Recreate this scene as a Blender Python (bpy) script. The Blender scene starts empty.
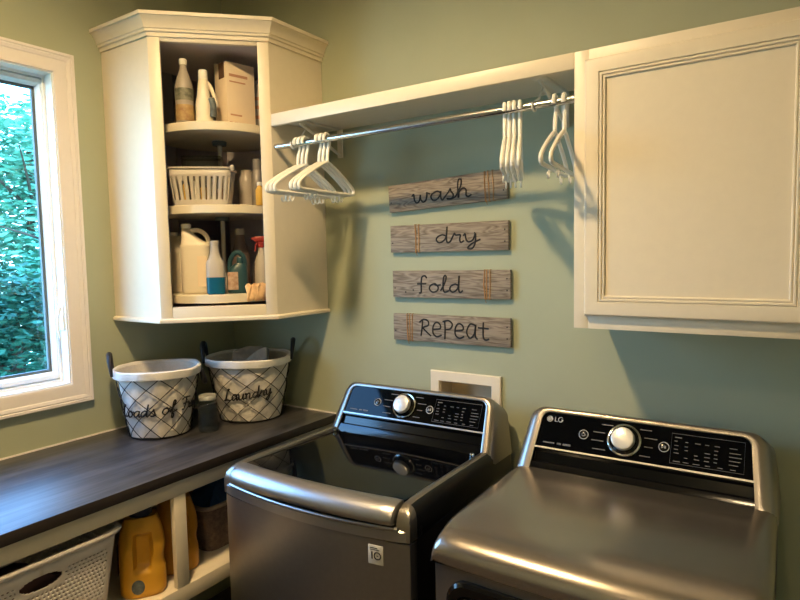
import bpy, bmesh, math, random
from mathutils import Vector, Matrix
random.seed(7)
PI = math.pi
SC = bpy.context.scene
COL = SC.collection
V = Vector

# ------------------------------------------------------------------ materials
def lin(c):
    return tuple((x / 12.92 if x <= .04045 else ((x + .055) / 1.055) ** 2.4) for x in (k / 255 for k in c)) + (1,)

def mat(name, rgb, rough=.5, metal=0, var=0, scale=20, bump=0, stretch=(1, 1, 1), rgb2=None, spec=.5, trans=0, ior=1.45, coat=0, emit=0, alpha=1):
    m = bpy.data.materials.new(name)
    m.use_nodes = True
    nt = m.node_tree
    b = nt.nodes['Principled BSDF']
    c = lin(rgb)
    b.inputs['Base Color'].default_value = c
    b.inputs['Roughness'].default_value = rough
    b.inputs['Metallic'].default_value = metal
    b.inputs['Specular IOR Level'].default_value = spec
    b.inputs['Transmission Weight'].default_value = trans
    b.inputs['IOR'].default_value = ior
    b.inputs['Coat Weight'].default_value = coat
    b.inputs['Coat Roughness'].default_value = .05
    if emit:
        b.inputs['Emission Color'].default_value = c
        b.inputs['Emission Strength'].default_value = emit
    if var or bump or rgb2:
        tc = nt.nodes.new('ShaderNodeTexCoord')
        mp = nt.nodes.new('ShaderNodeMapping')
        mp.inputs['Scale'].default_value = stretch
        nt.links.new(tc.outputs['Object'], mp.inputs['Vector'])
        n = nt.nodes.new('ShaderNodeTexNoise')
        n.inputs['Scale'].default_value = scale
        n.inputs['Detail'].default_value = 5
        n.inputs['Roughness'].default_value = .6
        nt.links.new(mp.outputs['Vector'], n.inputs['Vector'])
        if var or rgb2:
            r = nt.nodes.new('ShaderNodeValToRGB')
            c2 = lin(rgb2) if rgb2 else tuple(min(1, k * (1 + var)) for k in c[:3]) + (1,)
            c1 = c if rgb2 else tuple(k * (1 - var) for k in c[:3]) + (1,)
            r.color_ramp.elements[0].color = c1
            r.color_ramp.elements[1].color = c2
            r.color_ramp.elements[0].position = .33
            r.color_ramp.elements[1].position = .67
            nt.links.new(n.outputs['Fac'], r.inputs['Fac'])
            nt.links.new(r.outputs['Color'], b.inputs['Base Color'])
        if bump:
            bp = nt.nodes.new('ShaderNodeBump')
            bp.inputs['Strength'].default_value = bump
            bp.inputs['Distance'].default_value = .01
            nt.links.new(n.outputs['Fac'], bp.inputs['Height'])
            nt.links.new(bp.outputs['Normal'], b.inputs['Normal'])
    return m

M = {}
M['wall'] = mat('sage_paint', (166, 171, 148), .75, var=.02, scale=6, bump=.04, spec=.3)
M['ceiling'] = mat('ceiling_paint', (222, 214, 196), .9, var=.02, scale=8)
M['floor'] = mat('dark_tile_floor', (72, 60, 52), .4, rgb2=(92, 80, 70), scale=5)
M['cream'] = mat('cream_cabinet_paint', (226, 215, 196), .38, var=.015, scale=30, spec=.45)
M['interior'] = mat('cabinet_interior_taupe', (200, 192, 196), .7, var=.04, scale=10)
M['shelfwhite'] = mat('shelf_paint', (222, 211, 188), .45, var=.015, scale=30)
M['trimwhite'] = mat('window_trim_paint', (228, 221, 219), .35, var=.012, scale=40)
M['vinyl'] = mat('white_window_vinyl', (236, 240, 242), .35, var=.01, scale=40)
M['gasket'] = mat('grey_gasket', (92, 105, 112), .5, var=.05)
M['counter'] = mat('charcoal_wood_laminate', (27, 27, 29), .4, rgb2=(76, 73, 75), scale=5, stretch=(9, .7, 9), bump=.05, spec=1)
M['counteredge'] = mat('charcoal_laminate_edge', (44, 38, 37), .5, var=.1, scale=10, stretch=(6, 1, 6))
M['graphite'] = mat('graphite_steel', (150, 147, 146), .3, .9, var=.03, scale=60)
M['deck'] = mat('graphite_enamel_deck', (164, 156, 148), .23, .88, var=.03, scale=60)
M['silver'] = mat('silver_steel', (172, 170, 170), .34, .92, var=.02, scale=60)
M['rim'] = mat('satin_rim_steel', (158, 152, 146), .3, .9, var=.02, scale=60)
M['sideblack'] = mat('black_side_enamel', (14, 14, 17), .4, var=.05)
M['blackglass'] = mat('black_gloss_glass', (5, 6, 9), .05, var=.02, spec=.16)
M['blackplastic'] = mat('black_gloss_plastic', (10, 10, 12), .12, var=.03)
M['chrome'] = mat('chrome', (215, 215, 215), .12, 1, var=.01)
M['print'] = mat('pale_panel_print', (176, 178, 182), .6, var=.03)
M['dimprint'] = mat('dim_panel_print', (92, 93, 98), .6, var=.03)
M['dial'] = mat('satin_dial_face', (222, 220, 216), .3, .35, var=.02)
M['sticker'] = mat('silver_sticker', (196, 192, 184), .45, .1, var=.03)
M['ink'] = mat('black_ink', (22, 18, 18), .6, var=.1)
M['rod'] = mat('brushed_closet_rod', (196, 198, 202), .22, 1, var=.02)
M['hanger'] = mat('white_hanger_plastic', (236, 232, 224), .3, var=.01)
M['bracket'] = mat('white_bracket_enamel', (222, 216, 204), .4, var=.02)
M['wire'] = mat('black_wire', (26, 24, 26), .45, .5, var=.05)
M['leather'] = mat('dark_handle_wood', (28, 26, 32), .5, var=.1)
M['linen'] = mat('natural_linen', (212, 206, 200), .9, var=.05, scale=90, bump=.15)
M['collar'] = mat('white_linen_collar', (226, 222, 220), .9, var=.03, scale=90, bump=.12)
M['greycloth'] = mat('grey_folded_cloth', (158, 152, 148), .9, var=.08, scale=60, bump=.2)
M['lidmetal'] = mat('zinc_jar_lid', (196, 196, 190), .5, .6, var=.04)
M['twine'] = mat('jute_twine', (168, 128, 88), .9, var=.12, scale=200)
M['yellow'] = mat('yellow_jug_plastic', (214, 158, 46), .4, var=.02)
M['amber'] = mat('amber_jug_plastic', (198, 140, 44), .42, var=.03)
M['navy'] = mat('navy_cap', (22, 30, 58), .35, var=.04)
M['greylabel'] = mat('grey_label', (112, 120, 118), .5, rgb2=(64, 70, 74), scale=45)
M['redlabel'] = mat('dark_red_label', (96, 42, 34), .5, rgb2=(60, 40, 38), scale=60)
M['hamper'] = mat('white_hamper_plastic', (216, 208, 206), .42, var=.015)
M['wicker'] = mat('dark_wicker', (96, 82, 76), .8, rgb2=(132, 112, 102), scale=60, bump=.3)
M['wickerband'] = mat('wicker_trim_band', (164, 146, 132), .8, var=.15, scale=60, bump=.3)
M['bluebag'] = mat('blue_plastic_bag', (84, 120, 168), .4, rgb2=(60, 88, 130), scale=16, bump=.4)
M['mauve'] = mat('mauve_cloth', (96, 70, 72), .9, var=.15, scale=20, bump=.3)
M['jugwhite'] = mat('milky_jug_plastic', (232, 220, 198), .4, var=.015)
M['capwhite'] = mat('white_cap', (240, 236, 226), .35, var=.01)
M['greyclear'] = mat('clear_grey_bottle_plastic', (166, 156, 146), .3, var=.04, scale=12)
M['greenlabel'] = mat('dark_green_label', (54, 62, 50), .5, rgb2=(150, 146, 128), scale=38)
M['tanlabel'] = mat('tan_label', (186, 160, 110), .5, rgb2=(150, 116, 82), scale=40)
M['carton'] = mat('cream_carton', (236, 216, 188), .7, var=.02)
M['cartonink'] = mat('brown_carton_ink', (200, 150, 120), .7, var=.06)
M['torn'] = mat('torn_brown_tab', (92, 66, 48), .8, var=.1)
M['frost'] = mat('frosted_plastic', (186, 178, 168), .4, var=.03)
M['blueliquid'] = mat('blue_cleaner', (14, 92, 128), .2, var=.03)
M['teal'] = mat('teal_jug_plastic', (40, 72, 80), .35, var=.04)
M['dim'] = mat('dim_grey_bottle', (104, 88, 82), .5, var=.08)
M['red'] = mat('red_trigger', (148, 48, 42), .4, var=.05)
M['pink'] = mat('pink_label', (168, 128, 108), .5, rgb2=(200, 176, 156), scale=60)
M['rag'] = mat('peach_rag', (236, 196, 150), .95, var=.08, scale=70, bump=.3)
M['lime'] = mat('green_cap', (58, 92, 50), .5, var=.05)
M['canmetal'] = mat('grey_aerosol_can', (142, 136, 132), .4, .3, var=.04)
M['yellowlabel'] = mat('yellow_label', (206, 164, 66), .45, var=.06, scale=50)
M['brass'] = mat('brass_valve', (150, 112, 52), .4, .8, var=.05)
M['bark'] = mat('bark', (70, 58, 46), .9, var=.2, scale=14, bump=.4)
M['lawn'] = mat('lawn_grass', (46, 84, 42), .9, rgb2=(72, 110, 56), scale=4)
M['leafdark'] = mat('leaf_dark', (26, 92, 72), .8, var=.3, scale=2)
M['leafmid'] = mat('leaf_mid', (50, 128, 100), .8, var=.3, scale=2)
M['leafpale'] = mat('leaf_pale', (104, 172, 144), .8, var=.25, scale=2)
M['bulb'] = mat('warm_bulb', (255, 219, 160), .3, emit=770)
M['bulbfill'] = mat('dim_fill_bulb', (255, 222, 172), .3, emit=200)  # emitter of the added fill lamp behind the camera
M['lampcan'] = mat('lamp_can_enamel', (120, 108, 96), .5, var=.03)
M['lampmetal'] = mat('brushed_lamp_metal', (150, 140, 126), .35, .9, var=.03)

def glassy(name, tint, refl):
    m = bpy.data.materials.new(name); m.use_nodes = True
    nt = m.node_tree; nt.nodes.remove(nt.nodes['Principled BSDF'])
    out = nt.nodes['Material Output']
    t = nt.nodes.new('ShaderNodeBsdfTransparent'); t.inputs['Color'].default_value = tint
    g = nt.nodes.new('ShaderNodeBsdfGlossy'); g.inputs['Roughness'].default_value = .02
    f0 = nt.nodes.new('ShaderNodeLayerWeight'); f0.inputs['Blend'].default_value = .5
    f1 = nt.nodes.new('ShaderNodeMath'); f1.operation = 'POWER'; f1.inputs[1].default_value = 4; nt.links.new(f0.outputs['Facing'], f1.inputs[0])
    f = nt.nodes.new('ShaderNodeMath'); f.operation = 'MULTIPLY_ADD'; f.inputs[1].default_value = (refl - 1); f.inputs[2].default_value = .04; nt.links.new(f1.outputs[0], f.inputs[0])
    x = nt.nodes.new('ShaderNodeMixShader')
    nt.links.new(f.outputs[0], x.inputs[0]); nt.links.new(t.outputs[0], x.inputs[1]); nt.links.new(g.outputs[0], x.inputs[2])
    nt.links.new(x.outputs[0], out.inputs['Surface'])
    return m
M['pane'] = glassy('window_glass', (.93, .98, .98, 1), 1.45)
M['jarglass'] = glassy('jar_glass', (.88, .91, .94, 1), 1.5)
M['clearbox'] = glassy('clear_plastic', (.66, .66, .64, 1), 1.5)

def wood_sign():
    m = bpy.data.materials.new('weathered_barn_wood'); m.use_nodes = True
    nt = m.node_tree; b = nt.nodes['Principled BSDF']; b.inputs['Roughness'].default_value = .85
    tc = nt.nodes.new('ShaderNodeTexCoord'); oi = nt.nodes.new('ShaderNodeObjectInfo')
    mp = nt.nodes.new('ShaderNodeMapping'); mp.inputs['Scale'].default_value = (1.6, 8, 16)
    ad = nt.nodes.new('ShaderNodeVectorMath'); ad.operation = 'ADD'
    nt.links.new(tc.outputs['Object'], ad.inputs[0]); nt.links.new(oi.outputs['Location'], ad.inputs[1])
    nt.links.new(ad.outputs[0], mp.inputs['Vector'])
    n1 = nt.nodes.new('ShaderNodeTexNoise'); n1.inputs['Scale'].default_value = 2.2; n1.inputs['Detail'].default_value = 2
    n1.inputs['Distortion'].default_value = .6
    nt.links.new(mp.outputs[0], n1.inputs['Vector'])
    mul = nt.nodes.new('ShaderNodeMath'); mul.operation = 'MULTIPLY'; mul.inputs[1].default_value = 9
    fr = nt.nodes.new('ShaderNodeMath'); fr.operation = 'PINGPONG'; fr.inputs[1].default_value = .5
    nt.links.new(n1.outputs['Fac'], mul.inputs[0]); nt.links.new(mul.outputs[0], fr.inputs[0])
    n2 = nt.nodes.new('ShaderNodeTexNoise'); n2.inputs['Scale'].default_value = 9; n2.inputs['Detail'].default_value = 6
    nt.links.new(mp.outputs[0], n2.inputs['Vector'])
    mx = nt.nodes.new('ShaderNodeMath'); mx.operation = 'ADD'
    nt.links.new(fr.outputs[0], mx.inputs[0]); nt.links.new(n2.outputs['Fac'], mx.inputs[1])
    r = nt.nodes.new('ShaderNodeValToRGB')
    r.color_ramp.elements[0].position = .42; r.color_ramp.elements[0].color = lin((104, 92, 82))
    r.color_ramp.elements[1].position = .95; r.color_ramp.elements[1].color = lin((150, 138, 125))
    nt.links.new(mx.outputs[0], r.inputs['Fac']); nt.links.new(r.outputs['Color'], b.inputs['Base Color'])
    bp = nt.nodes.new('ShaderNodeBump'); bp.inputs['Strength'].default_value = .3; bp.inputs['Distance'].default_value = .004
    nt.links.new(mx.outputs[0], bp.inputs['Height']); nt.links.new(bp.outputs[0], b.inputs['Normal'])
    return m
M['barn'] = wood_sign()

# ------------------------------------------------------------------ mesh helpers
MW = {}
def sup(cx, cy, z, rx, ry, n=2.0, N=32, rot=0):
    out = []
    for i in range(N):
        a = 2 * PI * i / N
        c, s = math.cos(a), math.sin(a)
        x = rx * math.copysign(abs(c) ** (2 / n), c); y = ry * math.copysign(abs(s) ** (2 / n), s)
        out.append(V((cx + x * math.cos(rot) - y * math.sin(rot), cy + x * math.sin(rot) + y * math.cos(rot), z)))
    return out

def even(L, N):
    n = len(L); acc = [0]
    for i in range(n): acc.append(acc[-1] + (L[(i + 1) % n] - L[i]).length)
    out = []; j = 0
    for k in range(N):
        d = acc[-1] * k / N
        while acc[j + 1] < d: j += 1
        f = (d - acc[j]) / max(1e-9, acc[j + 1] - acc[j]); out.append(L[j].lerp(L[(j + 1) % n], f))
    return out

def spline(pts, k=6, closed=False):
    pts = [V(p) for p in pts]; n = len(pts); out = []
    for i in range(n if closed else n - 1):
        p1, p2 = pts[i], pts[(i + 1) % n]
        p0 = pts[i - 1] if (i > 0 or closed) else p1
        p3 = pts[(i + 2) % n] if (i + 2 < n or closed) else p2
        for j in range(k):
            t = j / k
            out.append(.5 * ((2 * p1) + (p2 - p0) * t + (2 * p0 - 5 * p1 + 4 * p2 - p3) * t * t + (3 * p1 - p0 - 3 * p2 + p3) * t ** 3))
    if not closed: out.append(pts[-1])
    return out

class MB:
    def __init__(s): s.bm = bmesh.new()
    def loft(s, loops, cap0=True, cap1=True, closed=True):
        vs = [[s.bm.verts.new(p) for p in L] for L in loops]
        n = len(vs[0])
        for a, b in zip(vs, vs[1:]):
            for i in range(n if closed else n - 1):
                j = (i + 1) % n
                try: s.bm.faces.new((a[i], a[j], b[j], b[i]))
                except ValueError: pass
        if cap0: s.bm.faces.new(vs[0][::-1])
        if cap1: s.bm.faces.new(vs[-1])
        return s
    def box(s, x0, y0, z0, x1, y1, z1, bev=0, seg=2):
        r = bmesh.ops.create_cube(s.bm, size=1)
        bmesh.ops.transform(s.bm, verts=r['verts'], matrix=Matrix.Translation(((x0 + x1) / 2, (y0 + y1) / 2, (z0 + z1) / 2)) @ Matrix.Diagonal((abs(x1 - x0), abs(y1 - y0), abs(z1 - z0), 1)))
        if bev:
            es = list({e for v in r['verts'] for e in v.link_edges})
            bmesh.ops.bevel(s.bm, geom=es, offset=bev, segments=seg, affect='EDGES', profile=.5)
        return s
    def prism(s, pts, z0, z1, f=None):
        f = f or (lambda a, b, c: (a, b, c))
        return s.loft([[V(f(a, b, z0)) for a, b in pts], [V(f(a, b, z1)) for a, b in pts]])
    def tube(s, pts, r, n=8, closed=False, caps=True):
        pts = [V(p) for p in pts]; loops = []; m = len(pts); up = None
        for i, p in enumerate(pts):
            if closed: t = pts[(i + 1) % m] - pts[i - 1]
            else: t = pts[min(i + 1, m - 1)] - pts[max(i - 1, 0)]
            if t.length < 1e-9: t = V((0, 0, 1))
            t.normalize()
            if up is None:
                up = V((0, 0, 1)) if abs(t.z) < .9 else V((1, 0, 0))
            u = up - t * up.dot(t)
            if u.length < 1e-6: u = t.orthogonal()
            u.normalize(); w = t.cross(u); up = u
            rr = r[i] if isinstance(r, (list, tuple)) else r
            loops.append([p + (u * math.cos(2 * PI * k / n) + w * math.sin(2 * PI * k / n)) * rr for k in range(n)])
        if closed: loops.append(loops[0]); caps = False
        if closed:
            vs = [[s.bm.verts.new(q) for q in L] for L in loops[:-1]]; vs.append(vs[0])
            for a, b in zip(vs, vs[1:]):
                for i in range(n):
                    j = (i + 1) % n; s.bm.faces.new((a[i], a[j], b[j], b[i]))
            return s
        return s.loft(loops, caps, caps)
    def lathe(s, prof, cx=0, cy=0, n=2, N=32, sx=1, sy=1, rot=0, cap0=True, cap1=True):
        return s.loft([sup(cx, cy, z, r * sx, r * sy, n, N, rot) for r, z in prof], cap0, cap1)
    def ball(s, c, r, sub=2):
        q = bmesh.ops.create_icosphere(s.bm, subdivisions=sub, radius=1)
        rr = r if isinstance(r, (tuple, list)) else (r, r, r)
        bmesh.ops.transform(s.bm, verts=q['verts'], matrix=Matrix.Translation(c) @ Matrix.Diagonal((*rr, 1)))
        return s
    def quad(s, a, b, c, d):
        s.bm.faces.new([s.bm.verts.new(V(p)) for p in (a, b, c, d)]); return s
    def xf(s, m):
        bmesh.ops.transform(s.bm, verts=s.bm.verts, matrix=m); return s
    def build(s, name, m, parent=None, world=True, sharp=.6):
        bm = s.bm
        bmesh.ops.remove_doubles(bm, verts=bm.verts, dist=1e-6)
        bmesh.ops.recalc_face_normals(bm, faces=bm.faces)
        if parent is not None and world:
            bmesh.ops.transform(bm, verts=bm.verts, matrix=MW[parent.name].inverted())
        for f in bm.faces: f.smooth = True
        for e in bm.edges:
            if len(e.link_faces) == 2 and e.calc_face_angle(0) > sharp: e.smooth = False
        me = bpy.data.meshes.new(name); bm.to_mesh(me); bm.free()
        me.materials.append(M[m] if isinstance(m, str) else m)
        o = bpy.data.objects.new(name, me); COL.objects.link(o)
        if parent is not None:
            o.parent = parent; MW[o.name] = MW[parent.name]
        else: MW[o.name] = Matrix.Identity(4)
        return o

def tag(o, label=None, cat=None, group=None, kind=None):
    if label: o['label'] = label
    if cat: o['category'] = cat
    if group: o['group'] = group
    if kind: o['kind'] = kind
    return o

def thing(name, label, cat, loc=(0, 0, 0), rz=0, group=None):
    o = bpy.data.objects.new(name, None); COL.objects.link(o)
    o.empty_display_size = .05
    o.location = loc; o.rotation_euler = (0, 0, rz)
    MW[o.name] = Matrix.Translation(loc) @ Matrix.Rotation(rz, 4, 'Z')
    return tag(o, label, cat, group)

def center_on(o, loc):   # put a single-mesh thing's origin at its own base
    o.data.transform(Matrix.Translation(-V(loc))); o.location = loc; return o

def copy_tree(o, parent=None):
    c = o.copy(); COL.objects.link(c)
    if parent is not None: c.parent = parent
    for ch in list(o.children): copy_tree(ch, c)
    return c

def struct(name, mb, m, parent=None):
    o = mb.build(name, m, parent)
    if parent is None: o['kind'] = 'structure'
    return o

# ------------------------------------------------------------------ room shell
RX, RY, RZ = 3.1, -3.3, 3.06
WY0, WY1, WZ0, WZ1 = -1.75, -.803, 1.155, 2.318     # window opening
struct('floor', MB().box(-.15, RY - .15, -.12, RX + .15, .2, 0), 'floor')
struct('ceiling', MB().box(-.15, RY - .15, RZ, RX + .15, .2, RZ + .12), 'ceiling')
b = MB()
b.box(-.13, RY - .15, 0, 0, WY0, RZ); b.box(-.13, WY1, 0, 0, .2, RZ)
b.box(-.13, WY0, 0, 0, WY1, WZ0); b.box(-.13, WY0, WZ1, 0, WY1, RZ)
struct('wall_left', b, 'wall')
OX0, OX1, OZ0, OZ1 = 1.1625, 1.3795, .99, 1.137      # recess of the washer outlet box
b = MB()
b.box(0, 0, 0, OX0, .15, RZ); b.box(OX1, 0, 0, RX + .15, .15, RZ)
b.box(OX0, 0, 0, OX1, .15, OZ0); b.box(OX0, 0, OZ1, OX1, .15, RZ)
struct('wall_back', b, 'wall')
struct('wall_right', MB().box(RX, RY, 0, RX + .15, 0, RZ), 'wall')
struct('wall_front', MB().box(0, RY - .15, 0, RX, RY, RZ), 'wall')
struct('baseboard_back', MB().box(.66, -.015, 0, RX, 0, .1, .004), 'trimwhite')
struct('baseboard_right', MB().box(RX - .015, RY, 0, RX, -.02, .1, .004), 'trimwhite')
# caulked bead where counter meets the walls
struct('trim_1', MB().box(0, -2.1, .935, .006, -.006, .9405), 'trimwhite')
struct('trim_2', MB().box(0, -.006, .935, .636, 0, .9405), 'trimwhite')

# window: picture frame casing, jamb, sash, gasket, glass, lock
def rect_frame(prof, y0, y1, z0, z1):   # prof: (outward offset, x) closed polygon; mitred rectangle in the wall plane x=0
    mb = MB(); loops = []
    for (yy, zz, sy, sz) in ((y0, z0, -1, -1), (y1, z0, 1, -1), (y1, z1, 1, 1), (y0, z1, -1, 1)):
        loops.append([V((x, yy + sy * o, zz + sz * o)) for o, x in prof])
    loops.append(loops[0])
    mb.loft(loops, False, False)
    bmesh.ops.remove_doubles(mb.bm, verts=mb.bm.verts, dist=1e-6)
    return mb
win = thing('window_1', None, None, (0, (WY0 + WY1) / 2, WZ0)); win['kind'] = 'structure'
rect_frame([(0, 0), (0, .012), (.011, .015), (.044, .017), (.047, .02), (.057, .023), (.061, .021), (.064, .024), (.073, .023), (.077, .0)], WY0, WY1, WZ0, WZ1).build('casing', 'trimwhite', win, sharp=.3)
rect_frame([(.004, .006), (-.006, .006), (-.006, -.045), (-.016, -.045), (-.016, -.125), (.004, -.125)], WY0, WY1, WZ0, WZ1).build('jamb', 'vinyl', win)
SY0, SY1, SZ0, SZ1 = WY0 + .035, WY1 - .024, WZ0 + .042, WZ1 - .04
rect_frame([(.022, -.055), (.017, -.05), (.004, -.05), (0, -.06), (-.004, -.075), (-.004, -.1), (.022, -.1)], SY0, SY1, SZ0, SZ1).build('sash', 'vinyl', win)
rect_frame([(0, -.08), (-.014, -.08), (-.014, -.094), (0, -.094)], SY0, SY1, SZ0, SZ1).build('gasket', 'gasket', win)
MB().box(-.089, SY0 - .002, SZ0 - .002, -.085, SY1 + .002, SZ1 + .002).build('glass_pane', 'pane', win)
b = MB(); b.box(-.04, WY1 - .012, 1.36, -.004, WY1 - .002, 1.46, .003)
b.tube(spline([(-.02, WY1 - .014, 1.45), (-.016, WY1 - .022, 1.42), (-.008, WY1 - .03, 1.37), (-.002, WY1 - .028, 1.33)]), [.006 * (1 - .03 * k) for k in range(19)], 10)
b.build('sash_lock', 'vinyl', win)

# ------------------------------------------------------------------ corner cabinet
S, D = .61, .305
A45 = PI / 4
FD = .4575
def dg(s, t, z): return V((FD + (s - t) / math.sqrt(2), -FD + (s + t) / math.sqrt(2), z))
def dbox(mb, s0, t0, z0, s1, t1, z1, bev=0):
    n = len(mb.bm.verts)
    mb2 = MB().box(s0, t0, z0, s1, t1, z1, bev)
    me = bpy.data.meshes.new('tmp'); mb2.xf(Matrix.Translation((FD, -FD, 0)) @ Matrix.Rotation(A45, 4, 'Z')); mb2.bm.to_mesh(me); mb2.bm.free()
    mb.bm.from_mesh(me); bpy.data.meshes.remove(me); return mb
def molding(path, prof, bevel_cut=None):
    mb = MB(); loops = []; n = len(path)
    for i, p in enumerate(path):
        p = V((*p, 0))
        ns = []
        for a, c in ((i - 1, i), (i, i + 1)):
            if a >= 0 and c < n:
                d = (V((*path[c], 0)) - V((*path[a], 0))).normalized(); ns.append(V((d.y, -d.x, 0)))
        if len(ns) == 2:
            m = (ns[0] + ns[1]).normalized(); m = m / m.dot(ns[0])
        else: m = ns[0]
        loops.append([p + m * o + V((0, 0, z)) for o, z in prof])
    return mb.loft(loops)
cab = thing('corner_cabinet', 'cream diagonal corner wall cabinet with crown molding and open shelves', 'cabinet', (.28, -.28, 1.381))
T = .018; g = .002
MB().box(g, -S, 1.39, D, -S + T, 2.47).build('side_panel', 'cream', cab); MB().box(S - T, -D, 1.39, S, -g, 2.47).build('side_panel', 'cream', cab)
pent = [(g, -g), (g, -S + T), (D, -S + T), (S - T, -D), (S - T, -g)]
MB().prism(pent, 2.432, 2.5).build('top_panel', 'cream', cab); MB().prism(pent, 1.392, 1.4175).build('bottom_panel', 'cream', cab)
b = MB(); b.box(g, -S + T, 1.42, g + .01, -g, 2.43); b.box(g + .01, -g - .01, 1.42, S - T, -g, 2.43)
b.box(g + .01, -S + T, 1.42, D - .005, -S + T + .004, 2.43); b.box(S - T - .004, -D + .005, 1.42, S - T, -g - .01, 2.43)
b.prism([(g + .01, -g - .01), (g + .01, -S + T + .004), (D - .01, -S + T + .004), (S - T - .004, -D + .01), (S - T - .004, -g - .01)], 1.418, 1.424)
b.prism([(g + .01, -g - .01), (g + .01, -S + T + .004), (D - .01, -S + T + .004), (S - T - .004, -D + .01), (S - T - .004, -g - .01)], 2.424, 2.431)
b.build('interior_lining', 'interior', cab)
b = MB(); h = .2157
dbox(b, -h, 0, 1.39, -.174, .02, 2.47, .0015); dbox(b, .174, 0, 1.39, h, .02, 2.47, .0015)
dbox(b, -.174, .0005, 2.421, .174, .02, 2.47, .0015); dbox(b, -.174, .0005, 1.39, .174, .02, 1.441, .0015)
b.build('face_frame', 'cream', cab)
path = [(g, -S), (D, -S), (S, -D), (S, -g)]
crown = [(0, 2.436), (.006, 2.436), (.007, 2.449), (.013, 2.452), (.014, 2.460), (.018, 2.463), (.02, 2.472), (.028, 2.488), (.038, 2.499), (.0425, 2.501), (.0433, 2.513), (0, 2.513)]
molding(path, crown).build('crown_molding', 'cream', cab, sharp=.35)
molding(path, [(-.01, 1.381), (.007, 1.381), (.011, 1.384), (.011, 1.393), (.006, 1.397), (0, 1.399), (-.01, 1.399)]).build('bottom_molding', 'cream', cab, sharp=.35)
SHC = dg(0, .258, 0)
for i, zt in enumerate((2.141, 1.829, 1.483)):
    b = MB().loft([sup(SHC.x, SHC.y, z, r, r, 2, 72) for z, r in ((zt - .033, .245), (zt - .031, .2475), (zt - .003, .2475), (zt, .245))])
    o = b.build('rotating_shelf', 'shelfwhite', cab)
    MB().lathe([(.028, zt - .05), (.03, zt - .035), (.03, zt - .0335)], SHC.x, SHC.y, N=24).build('shelf_hub', 'gasket', o)
MB().lathe([(.009, 1.425), (.009, 2.424)], SHC.x, SHC.y, N=16).build('center_pole', 'bracket', cab)

# ------------------------------------------------------------------ upper cabinet at right
U, ZB, ZT = 1.7786, 1.408, 2.1675
UX = 2.385
uc = thing('wall_cabinet', 'cream wall cabinet with one framed door above the right appliance', 'cabinet', ((U + UX) / 2, -.15, ZB))
b = MB()
b.box(U, -.285, ZB, U + T, -g, ZT - .001); b.box(UX - T, -.285, ZB, UX, -g, ZT - .001)
b.box(U + T, -.285, ZB + .01, UX - T, -g, ZB + .028); b.box(U + T, -.285, ZT - T, UX - T, -g, ZT - .001); b.box(U + T, -.012, ZB + .028, UX - T, -g, ZT - T)
b.build('cabinet_box', 'cream', uc)
b = MB()
for q in ((U, ZB, U + .04, ZT), (UX - .04, ZB, UX, ZT), (U + .04, ZB, UX - .04, ZB + .045), (U + .04, ZT - .06, UX - .04, ZT)):
    b.box(q[0], -.305, q[1], q[2], -.285, q[3], .001)
b.build('face_frame', 'cream', uc)
DX0, DX1, DZ0, DZ1 = 1.8115, 2.345, 1.446, 2.137
def rect_frame_xz(prof, x0, x1, z0, z1):  # prof (inward offset, y)
    mb = MB(); loops = []
    for (xx, zz, sx, sz) in ((x0, z0, 1, 1), (x1, z0, -1, 1), (x1, z1, -1, -1), (x0, z1, 1, -1)):
        loops.append([V((xx + sx * o, y, zz + sz * o)) for o, y in prof])
    loops.append(loops[0]); mb.loft(loops, False, False)
    bmesh.ops.remove_doubles(mb.bm, verts=mb.bm.verts, dist=1e-6); return mb
door = rect_frame_xz([(0, -.3055), (0, -.318), (.004, -.3245), (.008, -.3255), (.038, -.3255), (.038, -.312), (.055, -.312), (.055, -.3055)], DX0, DX1, DZ0, DZ1).build('door', 'cream', uc, sharp=.3)
MB().box(DX0 + .038, -.3175, DZ0 + .038, DX1 - .038, -.3065, DZ1 - .038).build('door_panel', 'cream', door)
rect_frame_xz([(.037, -.3172), (.037, -.3245), (.038, -.3245), (.0395, -.321), (.041, -.3232), (.043, -.325), (.0465, -.325), (.048, -.323), (.0488, -.3205), (.0496, -.3205), (.0505, -.3225), (.0525, -.3232), (.055, -.3225), (.0565, -.3172)], DX0, DX1, DZ0, DZ1).build('door_molding', 'cream', door, sharp=.3)

# ------------------------------------------------------------------ closet shelf, rod, brackets
sh = thing('closet_shelf', 'long cream shelf board between the corner cabinet and the wall cabinet', 'shelf', ((S + U) / 2, -.15, 2.124))
b = MB(); b.box(S + .001, -.305, 2.124, U - .001, -.285, 2.1685, .0015); b.box(S + .001, -.285, 2.145, U - .001, -g, 2.1675)
b.build('shelf_board', 'cream', sh)
ROY, ROZ = -.285, 2.047
rod = MB().tube([(S + .002, ROY, ROZ), (1.2, ROY, ROZ), (U - .002, ROY, ROZ)], .0115, 20).build('closet_rod', 'rod')
center_on(rod, (1.2, ROY, ROZ - .0115))
tag(rod, 'long shiny metal closet rod running under the cream shelf', 'closet rod')
for bx in (.705, 1.655):
    b = MB(); b.box(bx - .012, -.282, 2.136, bx + .012, -.03, 2.1448, .001)
    b.box(bx - .018, -.278, 2.128, bx + .018, -.235, 2.1365, .002)
    b.box(bx - .012, -.012, 2.03, bx + .012, -.002, 2.1448, .001)
    b.tube(spline([(bx, -.012, 2.04), (bx, -.05, 2.055), (bx, -.12, 2.085), (bx, -.2, 2.115), (bx, -.25, 2.132)]), .006, 8)
    pts = [(bx, -.215, 2.112)] + [(bx, ROY + .0157 * math.cos(a), ROZ + .0157 * math.sin(a)) for a in [math.radians(60 - k * 24) for k in range(12)]]
    b.tube([pts[0], (bx, -.245, 2.075)] + pts[1:], .0035, 8)
    b.build('shelf_bracket', 'bracket', sh)

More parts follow.
